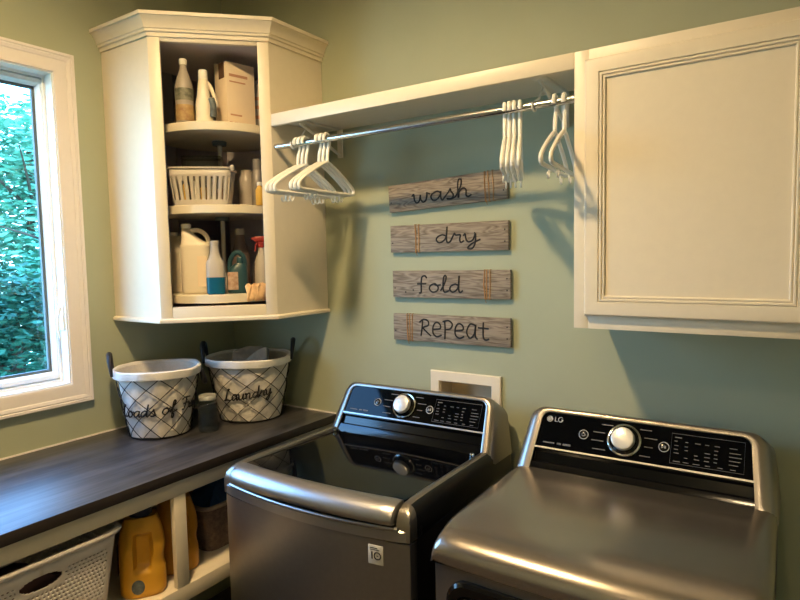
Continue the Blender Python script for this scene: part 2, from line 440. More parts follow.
# ------------------------------------------------------------------ hangers
hp = thing('clothes_hanger', None, None, (0, 0, 0))
hz = .0155
hk = [(0, .0, -.085), (0, .002, -.062), (0, .006, -.042), (0, .014, -.024)] + [(0, 0.0181 * math.cos(a), .0181 * math.sin(a)) for a in [math.radians(-20 + k * 20) for k in range(12)]]
MB().tube(spline(hk, 3), .0062, 8).build('hook', 'hanger', hp, False)
b = MB()
sh_h = [(0, -.03, -.094), (0, -.085, -.12), (0, -.14, -.15), (0, -.165, -.168), (0, -.167, -.182), (0, -.155, -.19), (0, -.09, -.191)]
sh_l = spline([(0, 0, -.084)] + sh_h + [(0, 0, -.191)] + [(0, -y, z) for _, y, z in sh_h[::-1]], 4, True)
b.tube(sh_l, .0062, 8, True)
b.build('hanger_frame', 'hanger', hp, False)
for sy in (-1, 1):
    MB().tube(spline([(0, sy * .07, -.193), (0, sy * .073, -.212), (0, sy * .083, -.221), (0, sy * .093, -.213), (0, sy * .09, -.205)], 4), .0026, 6).build('strap_hook', 'hanger', hp, False)
H = [
 (.724, 1, 'white plastic hanger, leftmost on the rod beside the corner cabinet'),
 (.7445, 1, 'white plastic hanger, second from the corner cabinet on the rod'),
 (.765, 1, 'white plastic hanger, third from the corner cabinet on the rod'),
 (.829, 5, 'white plastic hanger, first of the second trio in the left bunch'),
 (.848, 5, 'white plastic hanger, middle of the second trio in the left bunch'),
 (.868, 5, 'white plastic hanger, rightmost of the left bunch on the rod'),
 (1.563, 21, 'white plastic hanger seen edge on, leftmost of the four above the top wood sign'),
 (1.5782, 21, 'white plastic hanger seen edge on, second from left of the four above the top sign'),
 (1.5935, 21, 'white plastic hanger seen edge on, third from left of the four above the top sign'),
 (1.612, 21, 'white plastic hanger seen edge on, rightmost of the four above the top wood sign'),
 (1.717, 7, 'white plastic hanger, left one of the pair beside the wall cabinet'),
 (1.744, 7, 'white plastic hanger, right one of the pair, nearest the wall cabinet'),
]
for i, (x, deg, lab) in enumerate(H):
    o = hp if i == 0 else copy_tree(hp)
    o.location = (x, ROY, ROZ); o.rotation_euler = (0, 0, math.radians(deg))
    tag(o, lab, 'hanger', 'white plastic hangers on the closet rod')

# ------------------------------------------------------------------ lettering
LT = {
 'a': (.56, [[(.45, .42), (.3, .52), (.1, .4), (.05, .2), (.15, .03), (.3, .08), (.43, .3), (.46, .5), (.44, .15), (.5, .0), (.58, .1)]]),
 'w': (.74, [[(0, .42), (.08, .52), (.1, .2), (.18, .02), (.3, .1), (.36, .45), (.36, .2), (.45, .02), (.58, .12), (.63, .44), (.62, .52), (.75, .42)]]),
 's': (.47, [[(0, .08), (.2, .4), (.27, .56), (.3, .4), (.38, .2), (.3, .02), (.12, .03), (.3, .0), (.48, .1)]]),
 'h': (.6, [[(0, .1), (.2, .6), (.24, .95), (.15, 1.0), (.1, .7), (.1, 0), (.14, .3), (.28, .5), (.4, .4), (.4, .1), (.48, 0), (.6, .1)]]),
 'd': (.6, [[(.42, .42), (.28, .5), (.1, .38), (.05, .18), (.15, .02), (.3, .1), (.42, .35), (.47, 1.0), (.44, .2), (.5, 0), (.62, .12)]]),
 'r': (.48, [[(0, .1), (.12, .5), (.14, .56), (.2, .45), (.36, .46), (.34, .2), (.38, .0), (.5, .1)]]),
 'y': (.6, [[(0, .4), (.06, .5), (.1, .15), (.2, .02), (.35, .15), (.44, .5), (.42, -.1), (.3, -.4), (.15, -.35), (.3, -.1), (.62, .15)]]),
 'f': (.5, [[(.45, .85), (.36, 1), (.22, .92), (.18, .5), (.17, 0), (.08, -.06)], [(0, .5), (.42, .52)]]),
 'g': (.5, [[(0, .1), (.25, .6), (.32, .92), (.22, 1.0), (.16, .7), (.15, 0), (.16, -.35), (.24, -.38), (.28, -.15), (.2, .05), (.5, .2)]]),
 'o': (.57, [[(.3, .52), (.12, .42), (.06, .2), (.2, .0), (.4, .08), (.46, .3), (.34, .5), (.28, .5), (.4, .42), (.58, .45)]]),
 'l': (.36, [[(0, .1), (.2, .6), (.26, .95), (.18, 1), (.12, .7), (.12, .15), (.2, 0), (.38, .12)]]),
 'u': (.56, [[(0, .4), (.05, .5), (.08, .15), (.2, .0), (.35, .15), (.42, .5), (.42, .1), (.48, 0), (.58, .1)]]),
 'n': (.58, [[(0, .4), (.08, .5), (.1, .0), (.14, .35), (.28, .5), (.38, .4), (.38, .1), (.46, 0), (.6, .1)]]),
 'L': (.7, [[(.35, .85), (.44, 1), (.3, .98), (.22, .6), (.15, .1), (0, .05), (.1, .0), (.3, .08), (.58, .02), (.7, .12)]]),
 'F': (.62, [[(0, .85), (.2, 1), (.72, .92)], [(.38, .95), (.32, .4), (.2, .05), (.05, .08)], [(.15, .5), (.52, .52)]]),
 'R': (.6, [[(.06, .0), (.12, .5), (.15, 1.0)], [(0, .82), (.2, 1), (.42, .9), (.42, .65), (.18, .5), (.34, .25), (.56, .02)]]),
 'e': (.52, [[(.08, .42), (.4, .5), (.4, .74), (.22, .86), (.07, .62), (.06, .2), (.24, 0), (.47, .12)]]),
 'P': (.54, [[(.1, 1), (.12, .5), (.1, -.12)], [(.02, .92), (.28, 1), (.46, .8), (.36, .52), (.1, .46)]]),
 'A': (.56, [[(.46, .8), (.22, .86), (.06, .4), (.2, .05), (.4, .3), (.47, .84), (.45, .2), (.55, 0)]]),
 't': (.5, [[(.25, 1), (.24, .2), (.34, .0), (.5, .08)], [(.02, .68), (.48, .66)]]),
 ' ': (.35, []),
}
def word(mb, text, f, h, r, sx=1.0, slant=0):   # f(u, v) -> point ; returns nothing
    tot = sum(LT[c][0] for c in text); x = -tot / 2
    for c in text:
        w, st = LT[c]
        for s in st:
            pts = spline([(x + a + slant * bb, bb, 0) for a, bb in s], 5)
            mb.tube([f(p.x * h * sx, p.y * h) for p in pts], r, 6)
        x += w
    return mb

# ------------------------------------------------------------------ wood signs
def sign(cx, cz, rot, name_word, text, u, h, sx, twine, dots, v0, skew=0):
    W, Hh = .499, .104
    root = thing('wood_sign', name_word, 'sign', (cx, -.001, cz - Hh / 2), 0, None)
    R = Matrix.Translation((cx, 0, cz)) @ Matrix.Rotation(-rot, 4, 'Y')
    yf = -.020
    b = MB().box(-W / 2, yf, -Hh / 2, W / 2, -.004, Hh / 2, .0015)
    if skew:
        for v in b.bm.verts: v.co.z += 0
    b.xf(R).build('board', 'barn', root)
    b = MB(); word(b, text, lambda a, c: (u * W - W / 2 + a, yf - .0002, v0 + c), h, .0032, sx)
    b.xf(R).build('lettering', 'ink', root)
    for du, dv in dots: MB().ball(((du - .5) * W, yf, (dv - .5) * Hh), (.0035, .0015, .0035), 1).xf(R).build('painted_dot', 'ink', root)
    for tu in twine:
        b = MB()
        x = (tu - .5) * W; j = lambda: random.uniform(-.0025, .0025)
        b.tube([(x + j(), yf - .0015, -Hh / 2 - .002), (x + j(), yf - .0018, 0), (x + j(), yf - .0015, Hh / 2 + .002), (x, -.012, Hh / 2 + .002), (x + j(), -.0035, 0), (x, -.012, -Hh / 2 - .002)], .0019, 6, True)
        b.xf(R).build('twine_wrap', 'twine', root)
    b = MB(); x = (twine[0] - .5) * W
    b.tube(spline([(x, yf - .002, -.01), (x + .004, yf - .004, -Hh / 2), (x + .008, yf - .003, -Hh / 2 - .014)], 4), .0012, 6)
    b.xf(R).build('twine_tail', 'twine', root)
    for du, dv in ((.975, .3), (.975, .7), (.02, .35)): MB().ball(((du - .5) * W, yf, (dv - .5) * Hh), (.003, .0015, .0035), 1).xf(R).build('nail_head', 'ink', root)
    return root
sign(1.203, 1.852, math.radians(2.6), 'weathered wood sign reading wash, tilted, topmost of four', 'wash', .47, .066, 1.62, (.835, .865, .90), [], -.028)
sign(1.2075, 1.6845, 0, 'weathered wood sign reading dry, second of four from top', 'dry', .595, .06, 1.85, (.235, .262), [(.74, .62), (.74, .3)], -.02)
sign(1.2145, 1.5095, math.radians(.4), 'weathered wood sign reading fold, third of four from top', 'fold', .425, .062, 1.55, (.8, .822, .845), [(.19, .28), (.12, .2)], -.03)
sign(1.214, 1.339, 0, 'weathered wood sign reading repeat, lowest of four', 'RePeAt', .54, .064, 1.42, (.135, .155, .178), [], -.03)

# ------------------------------------------------------------------ washer outlet box
ob = thing('outlet_box', 'cream recessed plumbing box in wall behind the left machine', 'outlet box', ((OX0 + OX1) / 2, -.001, .95))
mb = rect_frame_xz([(0, -.0005), (0, -.01), (.003, -.013), (.036, -.013), (.039, -.01), (.0395, .09), (.041, .09), (.041, -.0005)], 1.1265, 1.4215, .95, 1.1765)
mb.build('box_frame', 'cream', ob)
MB().box(OX0 - .001, .088, OZ0, OX1 + .001, .098, OZ1).build('box_back', 'shelfwhite', ob)
for x in (1.215, 1.325):
    b = MB(); b.lathe([(.009, .991), (.009, 1.01), (.013, 1.012), (.013, 1.035), (.006, 1.038), (.006, 1.048)], x, .05, N=16); b.box(x - .02, .046, 1.048, x + .02, .054, 1.054, .002)
    b.build('water_valve', 'brass', ob)

# ------------------------------------------------------------------ counter + base unit
ct = MB().box(.001, -2.1, .9, .638, -.001, .9348, .002)
ct = ct.build('countertop', 'counter'); ct.data.materials.append(M['counteredge'])
for p_ in ct.data.polygons:
    if p_.normal.x > .6: p_.material_index = 1
center_on(ct, (.32, -1.05, .9))
tag(ct, 'long charcoal wood grain countertop under the window', 'countertop')
bu = thing('open_base_unit', 'cream open base shelving unit under the charcoal countertop', 'shelving unit', (.3, -1.05, 0))
b = MB()
b.box(.6, -2.095, .844, .62, -.003, .899, .001)
for y0, y1 in ((-.813, -.767), (-1.72, -1.672), (-2.095, -2.05)): b.box(.6, y0, .53, .62, y1, .844, .001)
b.build('face_frame', 'cream', bu)
b = MB(); b.box(.003, -2.095, .5, .6, -.003, .527); b.box(.6, -2.095, .476, .62, -.003, .53, .001)
b.build('shelf', 'cream', bu)
for y0 in (-2.095, -.022):
    b = MB(); b.box(.003, y0, 0, .6, y0 + .019, .5); b.box(.003, y0, .527, .6, y0 + .019, .899); b.build('end_panel', 'cream', bu)
MB().box(.003, -2.075, .527, .012, -.022, .899).build('back_panel', 'shelfwhite', bu)

# ------------------------------------------------------------------ wire baskets
def wire_basket(x, y, h, rb, rt, face, label, text, tw, tz, tsx, tilt, handles, seed):
    random.seed(seed)
    root = thing('laundry_basket', label, 'basket', (x, y, .9352), face)     # local +x looks at the viewer
    rr = lambda z: rb + (rt - rb) * (z / h) ** .85
    # liner, double walled, gently bulging
    NN = 72
    ph = [random.uniform(0, 6.28) for _ in range(6)]
    def ring(z, off, wav=1):
        out = []
        for i in range(NN):
            a = 2 * PI * i / NN
            w = (.0022 * math.sin(5 * a + ph[0] + z * 30) + .0016 * math.sin(11 * a + ph[1] - z * 40)) * wav
            r = rr(max(z, 0)) + off + w
            out.append(V((r * math.cos(a), r * math.sin(a), z + .002 * math.sin(3 * a + ph[2]) * wav)))
        return out
    zs = [.006 + (h - .01) * k / 12 for k in range(13)]
    loops = [[V((p.x * .6, p.y * .6, .004)) for p in ring(.004, -.012)], ring(.004, -.012)] + [ring(z, -.006) for z in zs] + [ring(z, -.012, .6) for z in reversed(zs)] + [[V((p.x * .6, p.y * .6, .014)) for p in ring(.012, -.02)]]
    MB().loft(loops).build('fabric_liner', 'linen', root, False)
    loops = [ring(h - .028, .003), ring(h - .025, .008), ring(h - .012, .0095), ring(h + .002, .008), ring(h + .006, .002), ring(h + .003, -.007), ring(h - .02, -.011)]
    MB().loft(loops, False, False).build('folded_collar', 'collar', root, False)
    b = MB(); n = 10; turn = math.radians(116)
    for sgn in (1, -1):
        for k in range(n):
            b.tube([((rr(h * q / 20) + .0015) * math.cos(2 * PI * k / n + sgn * turn * q / 20), (rr(h * q / 20) + .0015) * math.sin(2 * PI * k / n + sgn * turn * q / 20), .003 + (h - .008) * q / 20) for q in range(21)], .0016, 6)
    for z, r in ((.003, .0025), (h - .004, .0025)):
        b.tube([((rr(z) + .001) * math.cos(2 * PI * k / 48), (rr(z) + .001) * math.sin(2 * PI * k / 48), z) for k in range(48)], r, 6, True)
    b.build('wire_cage', 'wire', root, False)
    for sd, up in handles:
        a0 = sd * PI / 2
        c = V((math.cos(a0), math.sin(a0), 0)); t = V((-c.y, c.x, 0)); R0 = rr(h) + .006
        pts = []
        for k in range(13):
            q = PI * k / 12
            pts.append(c * (R0 + (.008 * up if up > 0 else .012) * math.sin(q)) + t * (.055 * math.cos(q)) + V((0, 0, h - .015 + (.078 * up if up > 0 else -.06) * math.sin(q))))
        MB().tube(pts, [.005 + .006 * math.sin(PI * k / 12) for k in range(13)], 10).build('handle', 'leather', root, False)
    def f(u, v):
        z = tz + v + tilt * u
        r = rr(z) + .0022
        a = u / r
        return V((r * math.cos(a), r * math.sin(a), z))
    b = MB(); word(b, text, f, tw, .0028, tsx, .15)
    b.build('script_lettering', 'ink', root, False)
    return root
wire_basket(.196, -.562, .263, .112, .157, math.radians(-33), 'wire basket with white liner reading Loads of Fun, nearer the window', 'Loads og Fun', .048, .1, 1.14, .06, ((-1, 1), (1, 0)), 3)
wb = wire_basket(.325, -.203, .263, .13, .176, math.radians(-47), 'wire basket with linen liner reading Laundry, in the corner', 'Laundry', .05, .108, 1.02, .1, ((-1, 1), (1, 1)), 4)
# folded cloth inside the corner basket
b = MB()
L1 = []
for k in range(9):
    a = k / 8
    L1.append([V((-.095 + .19 * j / 10, -.07 + .15 * a, .238 + .035 * math.sin(a * 3 + j * .5) + .03 * a + (.01 if j % 3 else 0))) for j in range(11)])
b.loft(L1, False, False, False)
L2 = [[p - V((0, 0, .15)) for p in r] for r in L1]
b.loft(L2, False, False, False)
b.loft([[r[0] for r in L1] + [r[-1] for r in L1][::-1], [r[0] for r in L2] + [r[-1] for r in L2][::-1]], False, False)
cl = b.xf(MW[wb.name]).build('folded_cloth', 'greycloth')
center_on(cl, (.325, -.203, .96))
tag(cl, 'grey folded cloth lying in the basket reading Laundry', 'cloth')

# mason jar
jar = thing('mason_jar', 'small glass mason jar with metal lid between the two wire baskets', 'jar', (.352, -.452, .9352))
b = MB(); b.lathe([(.034, 0), (.039, .005), (.04, .02), (.04, .1), (.037, .115), (.03, .125), (.03, .139)], N=32, cap1=False)
b.lathe([(.037, .006), (.0375, .02), (.0375, .1), (.034, .114), (.0275, .124), (.0275, .139)][::1], N=32, cap1=False)
b.build('glass_body', 'jarglass', jar, False)
MB().lathe([(.0325, .127), (.034, .129), (.034, .143), (.032, .146), (.02, .1465)], N=40).build('lid', 'lidmetal', jar, False)

# ------------------------------------------------------------------ washer and dryer
HB, HT = (.185, .955), (.287, 1.118)          # console face: base and top edge (y, z)
NRM = V((0, -(HT[1] - HB[1]), HT[0] - HB[0])).normalized()
FL = math.hypot(HT[0] - HB[0], HT[1] - HB[1])
def face(x, v, off=0):
    return V((x, HB[0] + (HT[0] - HB[0]) * v, HB[1] + (HT[1] - HB[1]) * v)) + NRM * off
def cloop(hb, ht, v0, v1, rc, pl):
    hw = lambda v: hb + (ht - hb) * v
    pts = []
    rv = rc / FL
    for k in range(6):
        v = v0 + (v1 - rv - v0) * k / 5; pts.append((-hw(v), v))
    for k in range(1, 9):
        a = PI / 2 * k / 8; pts.append((-hw(v1 - rv) + rc * (1 - math.cos(a)), v1 - rv + rv * math.sin(a)))
    xr = hw(v1 - rv) - rc
    for k in range(1, 10): pts.append((-xr + 2 * xr * k / 10, v1))
    R = [(-a, c) for a, c in pts[:14]][::-1]
    return [pl(x, v) for x, v in pts + R]
def flat_poly(mb, pts): mb.bm.faces.new([mb.bm.verts.new(p) for p in pts])
def console(root, ew, logo):
    b = MB()
    back = lambda hz: (lambda x, v: V((x, .355, .93 + (hz - .93) * v)))
    loops = [cloop(.302, .284, -.05, .93, .026, lambda x, v: face(x, v, -.006)),
             cloop(.302, .284, -.05, .93, .026, lambda x, v: face(x, v, .001)),
             cloop(.308 + ew * .3, .29 + ew * .2, -.05, .965, .034, lambda x, v: face(x, v, .003)),
             cloop(.322 + ew, .302 + ew * .8, -.05, 1.0, .045, lambda x, v: face(x, v, -.0005)),
             cloop(.33 + ew, .309 + ew, -.05, 1.02, .05, lambda x, v: face(x, v, -.012)),
             cloop(.336 + ew, .316 + ew, -.05, 1.03, .055, lambda x, v: face(x, v, -.035)),
             cloop(.338 + ew, .318 + ew, -.05, 1.0, .06, back(1.092)),
             cloop(.32 + ew, .30 + ew, -.05, .93, .05, back(1.085))]
    b.loft(loops, False, True, False)
    b.build('console_housing', 'rim', root, False, sharp=.8)
    b = MB(); flat_poly(b, cloop(.301, .283, .39, .925, .024, lambda x, v: face(x, v, -.003)))
    pan = b.build('control_panel', 'blackglass', root, False)
    b = MB()
    prof = [(.4, -.002), (.36, -.003), (.33, -.012), (.2, -.014), (.17, -.004), (.02, -.002), (-.04, -.006), (-.08, -.02)]
    b.loft([[face(s * .3, v, o) for s in (-1, -.5, 0, .5, 1)] for v, o in prof], False, False, False)
    b.build('lower_fascia', 'blackplastic', root, False)
    b = MB(); b.loft([[face(x, .378, -.004), face(x, .378, .0015), face(x, .402, .0015), face(x, .402, -.004)] for x in (-.297, 0, .297)])
    b.build('trim_strip', 'silver', root, False)
    # dial
    R = Matrix.Translation(face(-.034, .665, 0)) @ NRM.to_track_quat('Z', 'Y').to_matrix().to_4x4()
    dl = MB().lathe([(.0325, -.003), (.033, .006), (.0325, .024), (.031, .027), (.028, .0285), (.001, .0275)], N=48).xf(R).build('dial', 'dial', root, False)
    MB().lathe([(.047, -.003), (.0475, .002), (.045, .0035), (.042, .003), (.042, -.003)], N=48).xf(R).build('dial_ring', 'chrome', dl, False)
    MB().lathe([(.042, -.002), (.0415, .0025), (.038, .005), (.0345, .008), (.0335, .014), (.0334, -.002)], N=48).xf(R).build('dial_skirt', 'blackplastic', dl, False)
    for bx, bv in ((-.152, .665), (.074, .655)):
        Rb = Matrix.Translation(face(bx, bv, -.003)) @ NRM.to_track_quat('Z', 'Y').to_matrix().to_4x4()
        bt = MB().lathe([(.0125, 0), (.0125, .0022), (.011, .003)], N=32).xf(Rb).build('button', 'blackplastic', root, False)
        mbk = MB(); mbk.tube([(.0135 * math.cos(a), .0135 * math.sin(a), .0015) for a in [2 * PI * k / 32 for k in range(32)]], .0011, 6, True)
        if bx < 0: mbk.tube([(.0048 * math.cos(a), .0048 * math.sin(a), .0034) for a in [math.radians(120 + 15 * k) for k in range(21)]], .0007, 6); mbk.tube([(0, .002, .0034), (0, .006, .0034)], .0007, 6)
        else:
            mbk.tube([(-.0052, -.004, .0034), (-.0052, .004, .0034), (-.0005, 0, .0034), (-.0052, -.004, .0034)], .0007, 6)
            mbk.tube([(.0018, -.004, .0034), (.0018, .004, .0034)], .0008, 6); mbk.tube([(.0048, -.004, .0034), (.0048, .004, .0034)], .0008, 6)
        mbk.xf(Rb).build('button_ring', 'print', bt, False)
    # cycle names round the dial, display window with its rows of settings, all illegibly small in the photo
    b = None
    def bar(x0, x1, v, hh=.0028):
        dv = hh / FL / 2
        k = b or MB()
        k.quad(face(x0, v - dv, -.0022), face(x1, v - dv, -.0022), face(x1, v + dv, -.0022), face(x0, v + dv, -.0022))
        if b is None: k.build('cycle_marking', 'dimprint', root, False)
    rnd = random.Random(5)
    for v, x1 in ((.85, -.069), (.73, -.09), (.61, -.092), (.49, -.084)): bar(x1 - rnd.uniform(.026, .038), x1, v)
    for v, x0 in ((.85, .006), (.74, .02), (.62, .022), (.49, .012)): bar(x0, x0 + rnd.uniform(.022, .036), v)
    bar(-.272, -.236, .475, .004); bar(-.228, -.215, .475, .006); bar(-.21, -.186, .475, .006)
    dsp = MB(); x0, x1, v0, v1 = .092, .272, .46, .86
    fr = [face(x0, v0, -.0022), face(x1, v0, -.0022), face(x1, v1, -.0022), face(x0, v1, -.0022)]
    dsp.tube(fr, .0008, 6, True)
    dd = dsp.build('display_window', 'dimprint', root, False)
    b = MB()
    for ci, cx in enumerate((.1, .127, .152, .177, .2, .236)):
        for v in (.55, .6, .65, .7, .76):
            if rnd.random() < .85:
                w = rnd.uniform(.007, .014) if ci < 5 else rnd.uniform(.018, .03)
                bar(cx, cx + w, v, .0022)
    for cx in (.1, .125, .15, .18, .21, .24): bar(cx, cx + rnd.uniform(.012, .02), .49, .0022)
    bar(.1, .118, .81, .003)
    b.build('display_text', 'dimprint', dd, False)
    if logo:
        b = MB(); c = (-.262, .83); rr = .0095
        P = lambda dx, ds: face(c[0] + dx, c[1] + ds / FL, -.0022)
        b.bm.faces.new([b.bm.verts.new(P(rr * math.cos(2 * PI * k / 32), rr * math.sin(2 * PI * k / 32))) for k in range(32)])
        b.tube([P(.017, .008), P(.017, -.006), P(.026, -.006)], .0014, 6)
        b.tube([P(.041 - .007 + .007 * math.cos(a), .001 + .0075 * math.sin(a)) for a in [math.radians(45 + 15 * k) for k in range(20)]] + [P(.041, .0005), P(.036, .0005)], .0014, 6)
        lg = b.build('brand_logo', 'print', root, False)
        b = MB(); Q = lambda dx, ds: face(c[0] + dx, c[1] + ds / FL, -.0017)
        b.tube([Q(0, .005), Q(0, -.004), Q(.003, -.004)], .0008, 6); b.tube([Q(-.0038, .0025), Q(-.003, .0025)], .0011, 6)
        b.tube([Q(.007 * math.cos(a), .007 * math.sin(a)) for a in [math.radians(80 + 14 * k) for k in range(20)]] + [Q(.0035, .0)], .0007, 6)
        b.build('logo_lines', 'ink', lg, False)

# ---- washer
w = thing('washing_machine', 'graphite top load washer with black glass lid and silver handle', 'washer', (1.146, -.42, 0), math.radians(1.5))
BW = .343
bow = lambda x, k=.03: k * (1 - (x / BW) ** 2)
MB().box(-BW, -.315, .02, BW, .36, .884, .006).build('cabinet_body', 'sideblack', w, False)
xs = [-BW + 2 * BW * k / 24 for k in range(25)]
def front_outline(y0, yb, rad=.012, k=.03):
    pts = [(-BW, yb), (-BW, y0 + rad), (-BW + rad * .3, y0 + rad * .3)] + [(x, y0 - bow(x, k)) for x in xs[1:-1]] + [(BW - rad * .3, y0 + rad * .3), (BW, y0 + rad), (BW, yb)]
    return pts
b = MB()
FO = front_outline(-.332, -.3)
b.loft([[V((x, y, z)) for x, y in FO] for z in (.09, .8805)])
b.build('front_panel', 'graphite', w, False, sharp=.5)
MB().box(-.33, -.3, .0, .33, .34, .09, .004).build('kick_base', 'sideblack', w, False)
# top cover: lip, side rails, inner deck
b = MB()
FL2 = front_outline(-.334, -.27)
zl = lambda x: .006 * (1 - (x / BW) ** 2)
b.loft([[V((x, y, z - zl(x))) for x, y in FL2] for z in (.8865, .9125)] + [[V((x * .994, y + .008, .918 - zl(x))) for x, y in FL2]])
b.tube([(x * .985, y0 + .001, .9195 - zl(x)) for x, y0 in [(x, -.334 - bow(x)) for x in xs[1:-1]]], .0058, 10)
b.build('front_lip', 'silver', w, False, sharp=.5)
for sg in (-1, 1):
    b = MB()
    prof = [(0, .887), (0, .935), (.003, .953), (.009, .966), (.018, .974), (.028, .978), (.037, .977), (.041, .972), (.042, .887)]
    secs = []
    for y, zt in ((-.333, .925), (-.331, .938), (-.325, .951), (-.314, .963), (-.296, .972), (-.27, .978), (-.2, .979), (0, .975), (.15, .97), (.35, .962)):
        secs.append([V((sg * (BW - xo), y, min(z, zt) if y < -.2 else z - (.979 - zt))) for xo, z in prof])
    b.loft(secs); rl = b.build('side_rail', 'rim', w, False, sharp=.8)
    rl.data.materials.append(M['sideblack'])
    for p_ in rl.data.polygons:      # the outer flank of the rail belongs to the black cabinet side
        if p_.normal.x * sg > .55 and p_.center.y > -.3: p_.material_index = 1
MB().box(-.301, -.28, .887, .301, .355, .945).build('tub_deck', 'sideblack', w, False)
b = MB()
rows = []
for k in range(13):
    q = k / 12
    row = []
    for j in range(21):
        x = -.297 + .594 * j / 20
        y = (-.284 - bow(x, .026)) * (1 - q) + .178 * q
        row.append(V((x, y, .973 - .017 * q + .004 * (1 - (x / .3) ** 2))))
    rows.append(row)
b.loft(rows, False, False, False)
b.loft([[p - V((0, 0, .012)) for p in r] for r in rows], False, False, False)
edge = rows[0] + [r[-1] for r in rows[1:]] + rows[-1][-2::-1] + [r[0] for r in rows[-2:0:-1]]
b.loft([edge, [p - V((0, 0, .012)) for p in edge]], False, False)
lid = b.build('lid', 'blackglass', w, False)
b = MB()
prof = [(-.283, .955), (-.283, .978), (-.288, .982), (-.3, .9825), (-.32, .979), (-.336, .971), (-.347, .958), (-.351, .945), (-.349, .934), (-.343, .929), (-.32, .929)]
secs = []
for j in range(33):
    x = -.298 + .596 * j / 32
    e = max(0, (abs(x) - .288) / .01)
    secs.append([V((x, y * (1 - .01 * e) - bow(x, .028), z - (.003 * e if z > .95 else 0))) for y, z in prof])
b.loft(secs); b.build('lid_handle', 'silver', lid, False, sharp=.7)
for x in (-.285, .285): MB().lathe([(.009, .955), (.009, .966), (.006, .969)], x, .158, N=16).build('lid_hinge', 'chrome', lid, False)
HB, HT = (.185, .951), (.287, 1.127); FL = math.hypot(HT[0] - HB[0], HT[1] - HB[1]); NRM = V((0, -(HT[1] - HB[1]), HT[0] - HB[0])).normalized()
console(w, .008, False)
SX, SZ, SY = .245, .839, -.332 - bow(.245) - .0008
st = MB(); st.box(SX - .022, SY - .0006, SZ - .026, SX + .022, SY + .003, SZ + .026, .0005)
ang = -.03 * 2 * SX / BW ** 2
Rs = Matrix.Translation((SX, SY, SZ)) @ Matrix.Rotation(.03 * 2 * SX / BW ** 2, 4, 'Z') @ Matrix.Translation((-SX, -SY, -SZ))
stk = st.xf(Rs).build('sticker', 'sticker', w, False)
b = MB(); b.box(SX - .0125, SY - .0012, SZ - .012, SX - .0085, SY - .0004, SZ + .008, .0003)
b.tube([(SX + .0055 + .0095 * math.cos(a), SY - .0008, SZ - .002 + .0095 * math.sin(a)) for a in [2 * PI * k / 28 for k in range(28)]], .0016, 6, True)
b.box(SX + .003, SY - .0012, SZ - .003, SX + .008, SY - .0004, SZ - .001)
b.box(SX - .016, SY - .0012, SZ + .0175, SX + .006, SY - .0004, SZ + .0195); b.box(SX - .016, SY - .0012, SZ + .013, SX + .012, SY - .0004, SZ + .0145)
b.xf(Rs).build('sticker_print', 'ink', stk, False)

# ---- dryer
BW = .35; bow = lambda x, k=.03: k * (1 - (x / .35) ** 2); xs = [-BW + 2 * BW * k / 24 for k in range(25)]
d = thing('clothes_dryer', 'graphite front load dryer with flat top beside the washer', 'dryer', (1.93, -.41, 0), math.radians(.6))
MB().box(-BW, -.34, .02, BW, .36, .884, .006).build('cabinet_body', 'sideblack', d, False)
FO = front_outline(-.36, -.33, .012, .01)
MB().loft([[V((x, y, z)) for x, y in FO] for z in (.06, .882)]).build('front_panel', 'graphite', d, False, sharp=.5)
b = MB(); secs = []
for y, zt, ins in ((-.372, .888, .004), (-.375, .905, .002), (-.374, .917, .001), (-.370, .927, 0), (-.363, .936, 0), (-.352, .9445, 0), (-.338, .9515, 0), (-.32, .957, 0), (-.30, .9615, 0), (-.28, .9645, 0), (-.255, .966, 0), (-.1, .966, 0), (.1, .964, 0), (.355, .96, 0)):
    L = []
    w2 = BW - ins
    for j in range(29):
        x = -w2 + 2 * w2 * j / 28
        L.append((x, y - .01 * (1 - (x / BW) ** 2) * (1 if y < -.2 else 0), zt))
    cor = [(.0, -.03), (.003, -.016), (.010, -.006), (.022, -.0015)]
    top = [V((-w2 + o, L[0][1], max(zt + dz, .887))) for o, dz in cor] + [V((x, yy, zt)) for x, yy, zt in L if abs(x) < w2 - .03] + [V((w2 - o, L[-1][1], max(zt + dz, .887))) for o, dz in cor[::-1]]
    secs.append([V((-w2, L[0][1], .8865))] + top + [V((w2, L[-1][1], .8865))])
b.loft(secs); b.build('top_panel', 'deck', d, False, sharp=.7)
# door
def rrect(hx, z0, z1, r, y, N=6):
    pts = []
    for cx, cz, a0 in ((hx - r, z1 - r, 0), (-hx + r, z1 - r, 90), (-hx + r, z0 + r, 180), (hx - r, z0 + r, 270)):
        for k in range(N + 1):
            a = math.radians(a0 + 90 * k / N); pts.append(V((cx + r * math.cos(a), y, cz + r * math.sin(a))))
    return pts
b = MB(); b.loft([rrect(.305, .25, .858, .05, -.36), rrect(.305, .25, .858, .05, -.378), rrect(.298, .257, .851, .045, -.384), rrect(.278, .277, .831, .03, -.384), rrect(.274, .281, .827, .028, -.376)])
dr = b.build('door', 'blackplastic', d, False)
b = MB(); b.loft([rrect(.272, .283, .825, .026, -.376), rrect(.272, .283, .825, .026, -.386), rrect(.266, .289, .819, .022, -.388), rrect(.255, .3, .808, .02, -.384)])
b.build('door_trim', 'chrome', dr, False)
b = MB(); b.loft([rrect(.255, .3, .808, .02, -.384), rrect(.24, .315, .79, .02, -.382)]); b.build('door_window', 'blackglass', dr, False)
HB, HT = (.142, .950), (.247, 1.132); FL = math.hypot(HT[0] - HB[0], HT[1] - HB[1]); NRM = V((0, -(HT[1] - HB[1]), HT[0] - HB[0])).normalized()
console(d, .016, True)
BW = .343

